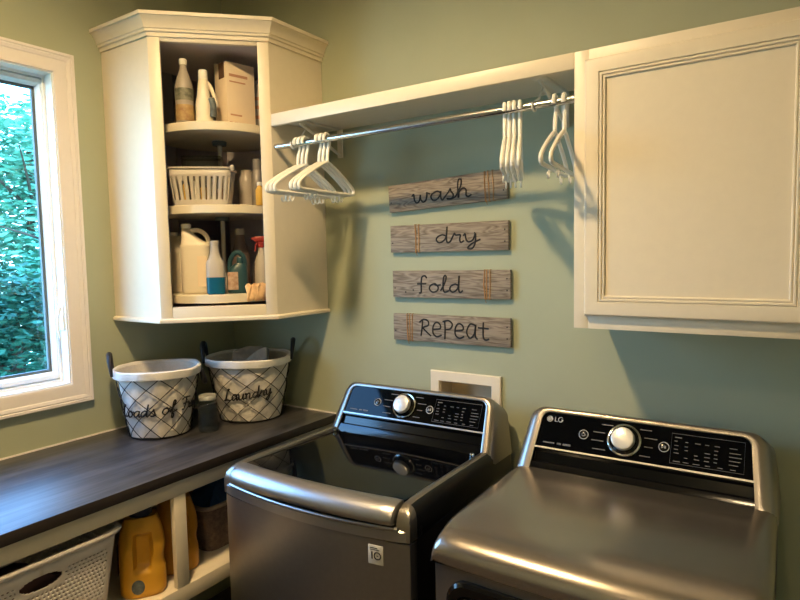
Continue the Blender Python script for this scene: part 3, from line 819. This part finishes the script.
# ------------------------------------------------------------------ things in the corner cabinet
def cloc(s, t, z): return tuple(dg(s, t, z + .0005))
Z1, Z2, Z3 = 2.141, 1.829, 1.483
o = thing('cleaner_bottle', 'tall clear grey bottle with white cap on the top corner shelf', 'bottle', cloc(-.107, .085, Z1), A45)
MB().lathe([(.028, 0), (.034, .006), (.034, .13), (.032, .145), (.022, .18), (.0135, .205), (.012, .222)], N=32).build('bottle_body', 'greyclear', o, False)
MB().lathe([(.0145, .222), (.015, .224), (.015, .241), (.013, .2435)], N=24).build('cap', 'capwhite', o, False)
MB().lathe([(.0345, .085), (.0348, .087), (.0348, .128), (.0345, .13)], N=32).build('front_label', 'greenlabel', o, False)
MB().lathe([(.0345, .008), (.0348, .01), (.0348, .066), (.0345, .068)], N=32).build('lower_label', 'tanlabel', o, False)
o = thing('detergent_bottle', 'slim white handled bottle between grey bottle and carton, top corner shelf', 'bottle', cloc(-.034, .07, Z1), A45)
MB().loft([sup(0, 0, z, rx, ry, 2.6, 28) for z, rx, ry in ((0, .028, .03), (.005, .032, .034), (.07, .031, .034), (.1, .025, .03), (.15, .019, .024), (.165, .016, .018))]).build('bottle_body', 'jugwhite', o, False)
MB().lathe([(.017, .165), (.0175, .167), (.0165, .198), (.0145, .201)], N=24).build('cap', 'capwhite', o, False)
MB().tube(spline([(.014, 0, .155), (.026, 0, .14), (.038, 0, .105), (.045, 0, .07), (.03, 0, .055)]), .0075, 10).build('handle', 'jugwhite', o, False)
MB().tube(spline([(.03, -.024, .09), (.036, -.026, .06), (.034, -.026, .02)]), .012, 10).build('label', 'greylabel', o, False)
o = thing('cardboard_carton', 'cream cardboard carton on the top corner shelf', 'box', cloc(.078, .155, Z1), A45 + math.radians(34))
b = MB()
b.box(-.062, -.045, 0, .062, .045, .245, .001)
b.build('carton_body', 'carton', o, False)
MB().box(-.0632, -.03, .185, -.0615, .012, .2455).build('torn_tab', 'torn', o, False)
for q in [(-.05, .19, .03, .2), (-.05, .168, .02, .173), (-.05, .04, 0, .046)] + [(-.055 + k * .022, .006, -.042 + k * .022, .016) for k in range(5)]:
    MB().box(q[0], -.0465, q[1], q[2], -.0448, q[3]).build('printed_line' if q[1] > .02 else 'printed_icon', 'cartonink', o, False)
o = thing('spray_can', 'dark bottle with green top, mostly hidden behind the carton', 'bottle', cloc(.025, .225, Z1), A45)
MB().lathe([(.026, 0), (.028, .004), (.028, .2), (.02, .215)], N=28).build('can_body', 'dim', o, False)
MB().lathe([(.018, .215), (.018, .238), (.014, .242)], N=24).build('cap', 'lime', o, False)
o = thing('lotion_bottle', 'pale banded bottle at right edge of the top corner shelf', 'bottle', cloc(.163, .215, Z1), A45)
MB().lathe([(.021, 0), (.022, .003), (.022, .15), (.016, .165)], N=28).build('bottle_body', 'frost', o, False)
MB().lathe([(.0155, .165), (.0155, .19), (.013, .193)], N=24).build('cap', 'frost', o, False)
for z in (.05, .09, .125): MB().lathe([(.0224, z), (.0226, z + .001), (.0226, z + .013), (.0224, z + .014)], N=28).build('label_band', 'cartonink', o, False)

# middle shelf: slotted basket with clear box, bottles at right
o = thing('slotted_basket', 'small white slotted plastic basket on the middle corner shelf', 'basket', cloc(-.058, .125, Z2), A45 + math.radians(-4))
b = MB(); N = 96; hB = .142
def brect(z, q): 
    return even(sup(0, 0, z, .104 + .018 * q, .062 + .014 * q, 7, 400), N)
zs = [0, .02] + [.022 + .088 * k / 6 for k in range(7)] + [.115, .14]
vs = [[b.bm.verts.new(p) for p in brect(z, z / hB)] for z in zs]
for i in range(len(zs) - 1):
    for k in range(N):
        slot = .02 < zs[i + 1] and zs[i] >= .02 and zs[i + 1] <= .112 and k % 3 == 0 and zs[i] > .021
        if not slot: b.bm.faces.new((vs[i][k], vs[i][(k + 1) % N], vs[i + 1][(k + 1) % N], vs[i + 1][k]))
b.bm.faces.new(vs[0][::-1])
ob_ = b.build('basket_wall', 'frost', o, False)
ob_.modifiers.new('thick', 'SOLIDIFY').thickness = .003
b = MB(); L = sup(0, 0, hB, .124, .078, 7, 64); b.tube(L, .004, 6, True)
for sx in (-1, 1): b.box(sx * .124 - .007, -.07, hB - .012, sx * .124 + .007, -.03, hB + .012, .003)
b.build('rim', 'frost', o, False)
o = thing('clear_container', 'clear plastic container sticking out of the small slotted basket', 'container', cloc(-.06, .146, Z2 + .0035), A45 + math.radians(-6))
MB().loft([sup(0, 0, z, .075, .034, 6, 32) for z in (0, .004, .18, .183)]).build('container_body', 'clearbox', o, False)
MB().loft([sup(0, 0, z, .077, .036, 6, 32) for z in (.1835, .194)]).build('container_lid', 'clearbox', o, False)
for i, (s, t, m, hh) in enumerate(((-.118, .09, 'yellowlabel', .1), (-.085, .087, 'capwhite', .09), (-.052, .086, 'yellowlabel', .085), (-.02, .086, 'capwhite', .1), (.012, .088, 'pink', .08))):
    oo = thing('small_bottle', ['small yellow bottle, leftmost inside the slotted basket', 'small white bottle, second from left inside the slotted basket', 'small yellow bottle, middle of the five inside the slotted basket', 'small white bottle, fourth from left inside the slotted basket', 'small pink bottle, rightmost inside the slotted basket'][i], 'bottle', cloc(s, t, Z2 + .0035), A45, 'small bottles in the slotted basket')
    MB().lathe([(.011, 0), (.012, .002), (.012, hh * .75), (.006, hh * .85)], N=20).build('bottle_body', m, oo, False)
    MB().lathe([(.007, hh * .85), (.007, hh), (.005, hh + .002)], N=16).build('cap', 'capwhite', oo, False)
o = thing('glass_pitcher', 'grey frosted pitcher right of the slotted basket', 'pitcher', cloc(.106, .215, Z2), A45)
MB().lathe([(.03, 0), (.033, .004), (.034, .09), (.03, .12), (.022, .14), (.024, .155)], N=28).build('pitcher_body', 'greyclear', o, False)
MB().tube(spline([(.022, -.012, .145), (.035, -.02, .135), (.045, -.024, .1), (.03, -.018, .06)]), .005, 8).build('handle', 'greyclear', o, False)
o = thing('aerosol_can', 'tall grey aerosol can at the back right of the middle corner shelf', 'can', cloc(.152, .155, Z2), A45)
MB().lathe([(.022, 0), (.023, .003), (.023, .135), (.016, .15)], N=28).build('can_body', 'canmetal', o, False)
MB().lathe([(.017, .15), (.017, .19), (.014, .193)], N=24).build('cap', 'canmetal', o, False)
o = thing('vinegar_bottle', 'small yellow labelled bottle with white cap at right of the middle corner shelf', 'bottle', cloc(.162, .085, Z2), A45)
MB().lathe([(.015, 0), (.0165, .003), (.0165, .06), (.009, .074), (.0085, .078)], N=24).build('bottle_body', 'yellowlabel', o, False)
MB().lathe([(.01, .078), (.01, .09), (.008, .092)], N=20).build('cap', 'capwhite', o, False)

# bottom shelf
def gallon(name, label, s, t, sc, m, handle_m, rz=0, cap=True):
    o = thing(name, label, 'jug', cloc(s, t, Z3), A45 + rz)
    secs = [(0, .05, .042), (.006, .056, .048), (.012, .058, .05), (.165, .058, .05), (.178, .056, .049), (.19, .059, .051), (.2, .055, .048)]
    b = MB(); L = [sup(0, 0, z * sc, rx * sc, ry * sc, 3.2, 40) for z, rx, ry in secs]
    for z, rx, ry, cx in ((.213, .04, .04, -.015), (.23, .029, .03, -.026), (.248, .02, .023, -.034), (.262, .017, .018, -.036)):
        L.append(sup(cx * sc, 0, z * sc, rx * sc, ry * sc, 2.4, 40))
    b.loft(L); b.build('jug_body', m, o, False)
    MB().tube(spline([(-.024 * sc, 0, .25 * sc), (.012 * sc, 0, .252 * sc), (.04 * sc, 0, .232 * sc), (.05 * sc, 0, .2 * sc), (.05 * sc, 0, .17 * sc)]), .009 * sc, 10).build('handle', handle_m, o, False)
    if cap: MB().lathe([(.019 * sc, .262 * sc), (.0195 * sc, .264 * sc), (.0195 * sc, .276 * sc), (.017 * sc, .279 * sc)], -.036 * sc, 0, N=24).build('cap', 'capwhite', o, False)
    return o
o = gallon('gallon_jug', 'large white gallon jug at front left of the lowest corner shelf', -.096, .14, 1.0, 'jugwhite', 'jugwhite', math.radians(-5))
MB().box(.012, -.0505, .03, .05, -.0488, .15).build('label', 'carton', o, False)
o = gallon('gallon_jug', 'white jug mostly hidden behind the large gallon jug at left', -.165, .25, .9, 'jugwhite', 'jugwhite')
o = thing('refill_bottle', 'clear bottle half full of blue liquid, front of the lowest corner shelf', 'bottle', cloc(-.016, .05, Z3), A45)
MB().loft([sup(0, 0, z, rx, ry, 3, 32) for z, rx, ry in ((0, .03, .022), (.004, .035, .027), (.066, .0352, .0272))]).build('liquid', 'blueliquid', o, False)
MB().loft([sup(0, 0, z, rx, ry, n, 32) for z, rx, ry, n in ((.0665, .0352, .0272, 3), (.11, .035, .027, 3), (.125, .033, .025, 3), (.145, .022, .02, 2.4), (.165, .017, .016, 2), (.192, .015, .015, 2))]).build('bottle_body', 'frost', o, False)
MB().lathe([(.0165, .192), (.017, .193), (.017, .206), (.0155, .208)], N=24).build('cap', 'frost', o, False)
o = thing('handled_jug', 'dusky teal jug with ring handle, centre right of lowest corner shelf', 'jug', cloc(.064, .085, Z3), A45)
MB().loft([sup(cx, 0, z, rx, ry, 2.8, 32) for z, rx, ry, cx in ((0, .036, .026, 0), (.005, .04, .03, 0), (.08, .04, .03, 0), (.1, .034, .027, .004), (.118, .022, .02, .012))]).build('jug_body', 'teal', o, False)
MB().tube(spline([(-.028, 0, .09), (-.026, 0, .13), (-.008, 0, .158), (.014, 0, .158), (.028, 0, .135), (.03, 0, .1)]), .0095, 10).build('handle', 'teal', o, False)
MB().lathe([(.014, .118), (.014, .14), (.012, .143)], .012, -.006, N=20).build('cap', 'teal', o, False)
MB().box(-.036, -.0325, .015, .004, -.0295, .085, .001).build('label', 'pink', o, False)
o = thing('dark_bottle', 'dark bottle with pale cap behind the handled jug', 'bottle', cloc(.072, .2, Z3), A45)
MB().lathe([(.034, 0), (.037, .004), (.037, .15), (.03, .18), (.02, .21), (.018, .235)], N=28).build('bottle_body', 'dim', o, False)
MB().lathe([(.0195, .235), (.0195, .258), (.017, .26)], N=24).build('cap', 'frost', o, False)
o = thing('detergent_box', 'small dark box with red label behind the trigger spray bottle', 'box', cloc(.15, .24, Z3), A45)
MB().box(-.028, -.02, 0, .028, .02, .12, .002).build('box_body', 'dim', o, False)
MB().box(-.022, -.0215, .03, .022, -.0198, .08).build('label', 'red', o, False)
o = thing('spray_bottle', 'grey spray bottle with red trigger at right end of lowest corner shelf', 'bottle', cloc(.16, .125, Z3), A45)
MB().lathe([(.026, 0), (.03, .004), (.03, .1), (.026, .13), (.014, .165), (.013, .18)], N=28).build('bottle_body', 'frost', o, False)
b = MB(); b.lathe([(.016, .18), (.016, .2), (.012, .203)], N=20); b.build('collar', 'red', o, False)
b = MB(); b.box(-.03, -.012, .203, .02, .012, .226, .005); b.tube(spline([(-.012, 0, .205), (-.022, 0, .19), (-.026, 0, .165)]), .004, 8); b.box(-.04, -.006, .211, -.028, .006, .222, .002)
b.build('trigger_head', 'red', o, False)
# rag draped over the rim of the bottom shelf
rng = random.Random(11)
b = MB(); rows = []
pr = [(.022, .006), (.016, .02), (.01, .028), (.004, .026), (-.004, .018), (-.009, .006), (-.011, -.008), (-.012, -.024)]
tedge = lambda s: .258 - math.sqrt(.2475 ** 2 - s * s)
for k, (t, z) in enumerate(pr):
    rows.append([dg(.098 + .075 * j / 16 + (.004 * math.sin(k * 1.3 + j)), tedge(.098 + .075 * j / 16) + t + .004 * math.sin(j * 1.7 + k * .9) * (1 if t > .03 else -.4), Z3 + z + (.012 * abs(math.sin(j * 1.1 + k)) if k < 5 else -.012 * abs(math.sin(j * .55)) + .004)) for j in range(17)])
b.loft(rows, False, False, False)
o = b.build('cleaning_rag', 'rag')
center_on(o, tuple(dg(.135, .06, Z3)))
md = o.modifiers.new('thick', 'SOLIDIFY'); md.thickness = .003; md.offset = 0
tag(o, 'crumpled peach rag hanging over the right edge of lowest corner shelf', 'rag')

# ------------------------------------------------------------------ under the counter
SZ_ = .5305
def yellow_jug(name, label, x, y, rz, m, lab):
    o = thing(name, label, 'jug', (x, y, .5275), rz)
    b = MB(); N = 56; L = []
    for k in range(29):
        q = k / 28; z = .262 * q
        rx, ry = .071, .052
        if q < .04: rx -= .006 * (1 - q / .04); ry -= .006 * (1 - q / .04)
        if q > .62:
            u = (q - .62) / .38; rx -= .022 * u ** 1.6; ry -= .014 * u ** 1.6
        ring = []
        for p in sup(0, 0, z, rx, ry, 2.8, N):
            # moulded grip recess on the front (local -y) side
            if p.y < 0:
                ix = max(0, 1 - ((p.x - .006) / .028) ** 4); iz = max(0, 1 - ((z - .15) / .062) ** 4)
                p.y += .026 * min(1, 1.6 * ix) * min(1, 1.6 * iz)
            if .28 < q < .55 and p.x > .03: p.x -= .006 * math.sin((q - .28) / .27 * PI)
            ring.append(p)
        L.append(ring)
    b.loft(L); b.build('jug_body', m, o, False, sharp=1.0)
    MB().loft([sup(0, 0, z, r, r * .9, 2, 32) for z, r in ((.262, .034), (.264, .036), (.284, .036), (.287, .033))]).build('cap', 'navy', o, False)
    if lab:
        b = MB(); b.loft([[V((cx + (rx * math.cos(a)), -.0535, .04 + .024 * math.sin(a))) for a in [2 * PI * k / 24 for k in range(24)]] for cx, rx in ((-.012, .02),)] + [[V((-.012 + .02 * math.cos(a), -.048, .04 + .024 * math.sin(a))) for a in [2 * PI * k / 24 for k in range(24)]]]); b.build('badge', 'greylabel', o, False)
        b = MB(); b.loft([[V((-.0735, -.022 + .04 * q, z)) for q in (0, .33, .66, 1)] for z in (.07, .1, .14, .17)], False, False, False)
        b.loft([[V((-.069, -.022 + .04 * q, z)) for q in (0, .33, .66, 1)] for z in (.07, .1, .14, .17)], False, False, False); b.build('side_label', 'redlabel', o, False)
    return o
yellow_jug('detergent_jug', 'yellow detergent jug standing beside the white laundry hamper', .522, -.872, math.radians(52), 'yellow', True)
yellow_jug('detergent_jug', 'amber detergent jug standing behind the face frame post', .49, -.718, math.radians(62), 'amber', False)
# woven basket
o = thing('woven_basket', 'dark woven basket on the base shelf behind the amber jug', 'basket', (.385, -.418, .5275))
b = MB()
zs = [.0, .004] + [.01 + .155 * k / 30 for k in range(31)]
L = [[V((p.x * .94, p.y * .94, 0)) for p in sup(0, 0, 0, .13, .185, 8, 80)]]
for i, z in enumerate(zs[1:]):
    L.append([V((p.x + .0022 * ((-1) ** (i + k // 2)) * (1 if abs(p.x) > .1 else 0), p.y + .0022 * ((-1) ** (i + k // 2)) * (1 if abs(p.x) < .1 else 0), z)) for k, p in enumerate(sup(0, 0, z, .122 + .012 * z / .16, .178 + .014 * z / .16, 8, 80))])
L += [[V((p.x * .93, p.y * .95, .165)) for p in L[-1]], [V((p.x * .9, p.y * .93, .02)) for p in L[-1]]]
b.loft(L); b.build('woven_wall', 'wicker', o, False, sharp=1.2)
b = MB(); Lr = sup(0, 0, .17, .134, .192, 8, 80); b.tube(Lr, .009, 8, True); b.build('rim_band', 'wickerband', o, False)
b = MB(); rng = random.Random(3)
L = []
for k in range(13):
    q = k / 12
    rad = [.8, .98, 1.02, 1.04, 1.03, 1.0, .97, .93, .86, .76, .6, .4, .15][k]
    L.append([V((p.x * rad * (1 + .08 * math.sin(i * .9 + k)), p.y * rad * (1 + .06 * math.sin(i * 1.3 - k * .7)), .03 + .2 * q + .01 * math.sin(i * .7 + k))) for i, p in enumerate(sup(0, 0, 0, .085, .14, 4, 40))])
bb = b.loft(L).xf(MW[o.name]).build('plastic_bag', 'bluebag')
center_on(bb, (.385, -.418, .555)); tag(bb, 'crumpled dark blue bag filling the dark woven basket', 'bag')
# perforated laundry hamper
hx, hy = .478, -1.255
o = thing('laundry_hamper', 'white perforated plastic laundry hamper on the base shelf', 'hamper', (hx, hy, .5275))
hH = .285; N = 480
def hring(z, off=0):
    q = z / hH
    return even(sup(0, 0, z, .108 + .022 * q + off, .225 + .042 * q + off, 9, 1200), N)
zs = [0, .012]
rowz = []
z = .03
while z < .232:
    rowz.append((z, z + .0042)); z += .0118
for a, c in rowz: zs += [a, c] + ([c + .0025, c + .005] if a > .19 else [])
zs += [.24, hH]
b = MB(); vs = [[b.bm.verts.new(p) for p in hring(z)] for z in zs]
holes = set()
per = []
R0 = hring(.13)
acc = 0
for k in range(N):
    per.append(acc); acc += (R0[(k + 1) % N] - R0[k]).length
for i in range(len(zs) - 1):
    row = [r for r, (a, c) in enumerate(rowz) if abs(a - zs[i]) < 1e-6]
    for k in range(N):
        hole = False
        if row:
            pm = (R0[k] + R0[(k + 1) % N]) / 2
            if abs(pm.x) > .09:      # long sides (front/back)
                ph = ((pm.y + .0055 * (row[0] % 2)) / .0115) % 1
                grip = abs(pm.y - .03) < .062 and zs[i] > .195
                if ph < .48 and abs(pm.y) < .215 and not grip: hole = True
            else:
                ph = ((pm.x + .0055 * (row[0] % 2)) / .0115) % 1
                if ph < .48 and abs(pm.x) < .09: hole = True
        zc = (zs[i] + zs[i + 1]) / 2
        pm = (R0[k] + R0[(k + 1) % N]) / 2
        if pm.x > .09 and ((pm.y - .03) / .054) ** 2 + ((zc - .221) / .019) ** 2 < 1: hole = True
        if not hole:
            try: b.bm.faces.new((vs[i][k], vs[i][(k + 1) % N], vs[i + 1][(k + 1) % N], vs[i + 1][k]))
            except ValueError: pass
b.bm.faces.new(vs[0][::-1])
bmesh.ops.remove_doubles(b.bm, verts=b.bm.verts, dist=1e-5)
ob_ = b.build('hamper_wall', 'hamper', o, False, sharp=1.2)
md = ob_.modifiers.new('thick', 'SOLIDIFY'); md.thickness = .0025; md.offset = -1
b = MB(); b.loft([sup(0, 0, z, .13 + q, .267 + q, 9, 120) for z, q in ((hH - .014, .001), (hH - .012, .008), (hH - .004, .0125), (hH + .002, .0115), (hH + .003, .004), (hH, -.003), (hH - .012, -.003), (hH - .014, .001))], False, False)
b.build('hamper_rim', 'hamper', o, False)
b = MB(); L = []
for k in range(9):
    rad = [.85, .98, 1.0, 1.0, .98, .92, .8, .55, .2][k]
    L.append([V((p.x * rad, p.y * rad, .028 + .2 * k / 8 + .012 * math.sin(i * .6 + k))) for i, p in enumerate(sup(0, 0, 0, .088, .185, 5, 48))])
cl = b.loft(L).xf(MW[o.name]).build('laundry_pile', 'mauve'); center_on(cl, (hx, hy, .54))
tag(cl, 'mauve laundry lying inside the white perforated hamper', 'laundry')

# ------------------------------------------------------------------ ceiling lamp (the room light, above the view)
LX, LY = 1.15, -1.38
lamp = thing('ceiling_lamp', 'round can shaped ceiling lamp, the one nearer the cabinets', 'lamp', (LX, LY, RZ - .11))
MB().lathe([(.0905, RZ - .0005), (.098, RZ - .0005), (.098, RZ - .108), (.102, RZ - .11), (.0905, RZ - .11), (.0905, RZ - .0005)], LX, LY, N=48, cap0=False, cap1=False).build('lamp_can', 'lampcan', lamp)
MB().lathe([(.0895, RZ - .08), (.0895, RZ - .088)], LX, LY, N=48).build('lens', 'bulb', lamp)

fill_lamp = copy_tree(lamp); fill_lamp.location = (2.1, -2.75, RZ - .11)  # added fill lamp behind the camera, brightens rear walls and metal reflections
for ch in fill_lamp.children:
    if ch.name.startswith('lens'): ch.material_slots[0].link = 'OBJECT'; ch.material_slots[0].material = M['bulbfill']
tag(fill_lamp, 'added unseen fill lamp, can shaped, farther from the cabinets', 'lamp')

# ------------------------------------------------------------------ garden outside the window
struct('ground', MB().box(-14, -9, -1.2, -.14, 12, -1.0), 'lawn')
LEAF = [(-.5, 0), (-.2, .2), (.25, .17), (.5, 0), (.25, -.17), (-.2, -.2)]
def tree(x, y, h, r, m, n, size, label, seed, kind='tree'):
    rg = random.Random(seed)
    root = thing('garden_tree' if kind == 'tree' else 'garden_shrub', label, kind, (x, y, -1.0))
    b = MB()
    b.tube(spline([(x, y, -1.0), (x + rg.uniform(-.1, .1), y + rg.uniform(-.1, .1), -1 + h * .4), (x, y, -1 + h * .85)]), [.09 * (1 - .045 * k) for k in range(13)], 8)
    for k in range(9):
        a = rg.uniform(0, 6.28); zz = -1 + h * rg.uniform(.3, .75)
        b.tube(spline([(x, y, zz), (x + r * .4 * math.cos(a), y + r * .4 * math.sin(a), zz + r * .25), (x + r * .8 * math.cos(a), y + r * .8 * math.sin(a), zz + r * .4)], 4), [.03 * (1 - .1 * q) for q in range(9)], 6)
    b.build('trunk', 'bark', root)
    me = bpy.data.meshes.new('foliage'); vs = []; fs = []
    lobes = [(rg.uniform(-.6, .6) * r, rg.uniform(-.6, .6) * r, rg.uniform(.12, .9)) for _ in range(26)]
    for i in range(n):
        lx, ly, lq = lobes[rg.randrange(26)]
        d = V((rg.gauss(0, 1), rg.gauss(0, 1), rg.gauss(0, 1))).normalized() * r * .45 * rg.random() ** .4
        taper = 1 - .55 * lq
        c = V((x + lx * taper + d.x, y + ly * taper + d.y, -1 + h * lq + d.z * .8))
        q = Matrix.Rotation(rg.uniform(0, 6.28), 3, 'Z') @ Matrix.Rotation(rg.uniform(-.9, .9), 3, 'X') @ Matrix.Rotation(rg.uniform(-.5, .5), 3, 'Y')
        s = size * rg.uniform(.6, 1.3); k0 = len(vs)
        for u, v in LEAF: vs.append(c + q @ V((u * s, v * s, .08 * s * (abs(u) - .3))))
        fs.append(tuple(range(k0, k0 + 6)))
    me.from_pydata(vs, [], fs); me.materials.append(M[m])
    o = bpy.data.objects.new('foliage', me); COL.objects.link(o); o.parent = root
    me.transform(MW[root.name].inverted()); MW[o.name] = MW[root.name]
    return root
tree(-3.0, .3, 2.6, .95, 'leafdark', 9000, .085, 'dark green shrub nearest the window, low in the view', 1, 'shrub')
tree(-4.3, 1.9, 3.3, 1.3, 'leafmid', 15000, .1, 'mid green bushy tree behind the dark shrub outside the window', 2)
tree(-5.2, -1.1, 3.2, 1.1, 'leafmid', 8000, .1, 'mid green tree at left beyond the dark shrub', 3)
tree(-9.5, 5.5, 3.6, 2.0, 'leafmid', 9000, .15, 'broad dark tree at far right of the garden', 6)
tree(-11.5, .6, 3.4, 2.1, 'leafdark', 9000, .15, 'broad dark tree at the far back of the garden', 7)
tree(-7.0, 2.4, 5.0, 1.9, 'leafpale', 16000, .14, 'tall pale green tree rising at the back of the garden', 4)
tree(-7.6, -2.2, 4.2, 1.8, 'leafpale', 13000, .14, 'pale green tree at the back left of the garden', 5)

# ------------------------------------------------------------------ light
wd = bpy.data.worlds.new('sky'); SC.world = wd; wd.use_nodes = True
nt = wd.node_tree; bg = nt.nodes['Background']
tc = nt.nodes.new('ShaderNodeTexCoord'); sp = nt.nodes.new('ShaderNodeSeparateXYZ'); rp = nt.nodes.new('ShaderNodeValToRGB')
nt.links.new(tc.outputs['Generated'], sp.inputs[0]); nt.links.new(sp.outputs['Z'], rp.inputs['Fac'])
rp.color_ramp.elements[0].position = 0; rp.color_ramp.elements[0].color = (.40, .72, 1, 1)
rp.color_ramp.elements[1].position = .7; rp.color_ramp.elements[1].color = (.17, .43, 1, 1)
nt.links.new(rp.outputs['Color'], bg.inputs['Color']); bg.inputs['Strength'].default_value = 14
sun = bpy.data.lights.new('sun', 'SUN'); sun.energy = 4.0; sun.angle = .4; sun.color = (.75, 1, .98)
so = bpy.data.objects.new('sun', sun); COL.objects.link(so); so.rotation_euler = (math.radians(38), 0, math.radians(60)); so.location = (3, -3, 8)
pl = bpy.data.lights.new('window_portal', 'AREA'); pl.shape = 'RECTANGLE'; pl.size = .95; pl.size_y = 1.15; pl.cycles.is_portal = True
po = bpy.data.objects.new('window_portal', pl); COL.objects.link(po); po.location = (-.128, (WY0 + WY1) / 2, (WZ0 + WZ1) / 2); po.rotation_euler = (0, math.radians(-90), 0)

# ------------------------------------------------------------------ camera
cam = bpy.data.cameras.new('camera'); co = bpy.data.objects.new('camera', cam); COL.objects.link(co); SC.camera = co
yaw, pitch, roll = math.radians(33.7713), math.radians(-4.38), math.radians(-1.1206)
fw = V((-math.sin(yaw) * math.cos(pitch), math.cos(yaw) * math.cos(pitch), math.sin(pitch)))
r = V((math.cos(yaw), math.sin(yaw), 0)); u = r.cross(fw)
r2 = r * math.cos(roll) + u * math.sin(roll); u2 = -r * math.sin(roll) + u * math.cos(roll)
co.matrix_world = Matrix((( r2.x, u2.x, -fw.x, 2.3085), (r2.y, u2.y, -fw.y, -1.9807), (r2.z, u2.z, -fw.z, 1.6258), (0, 0, 0, 1)))
cam.sensor_width = 36; cam.lens = 599.1365 / 800 * 36; cam.clip_start = .02
vs_ = SC.view_settings
SC.display_settings.display_device = 'sRGB'
vs_.view_transform = 'Standard'; vs_.look = 'None'; vs_.gamma = 1; vs_.use_curve_mapping = False; vs_.exposure = 0
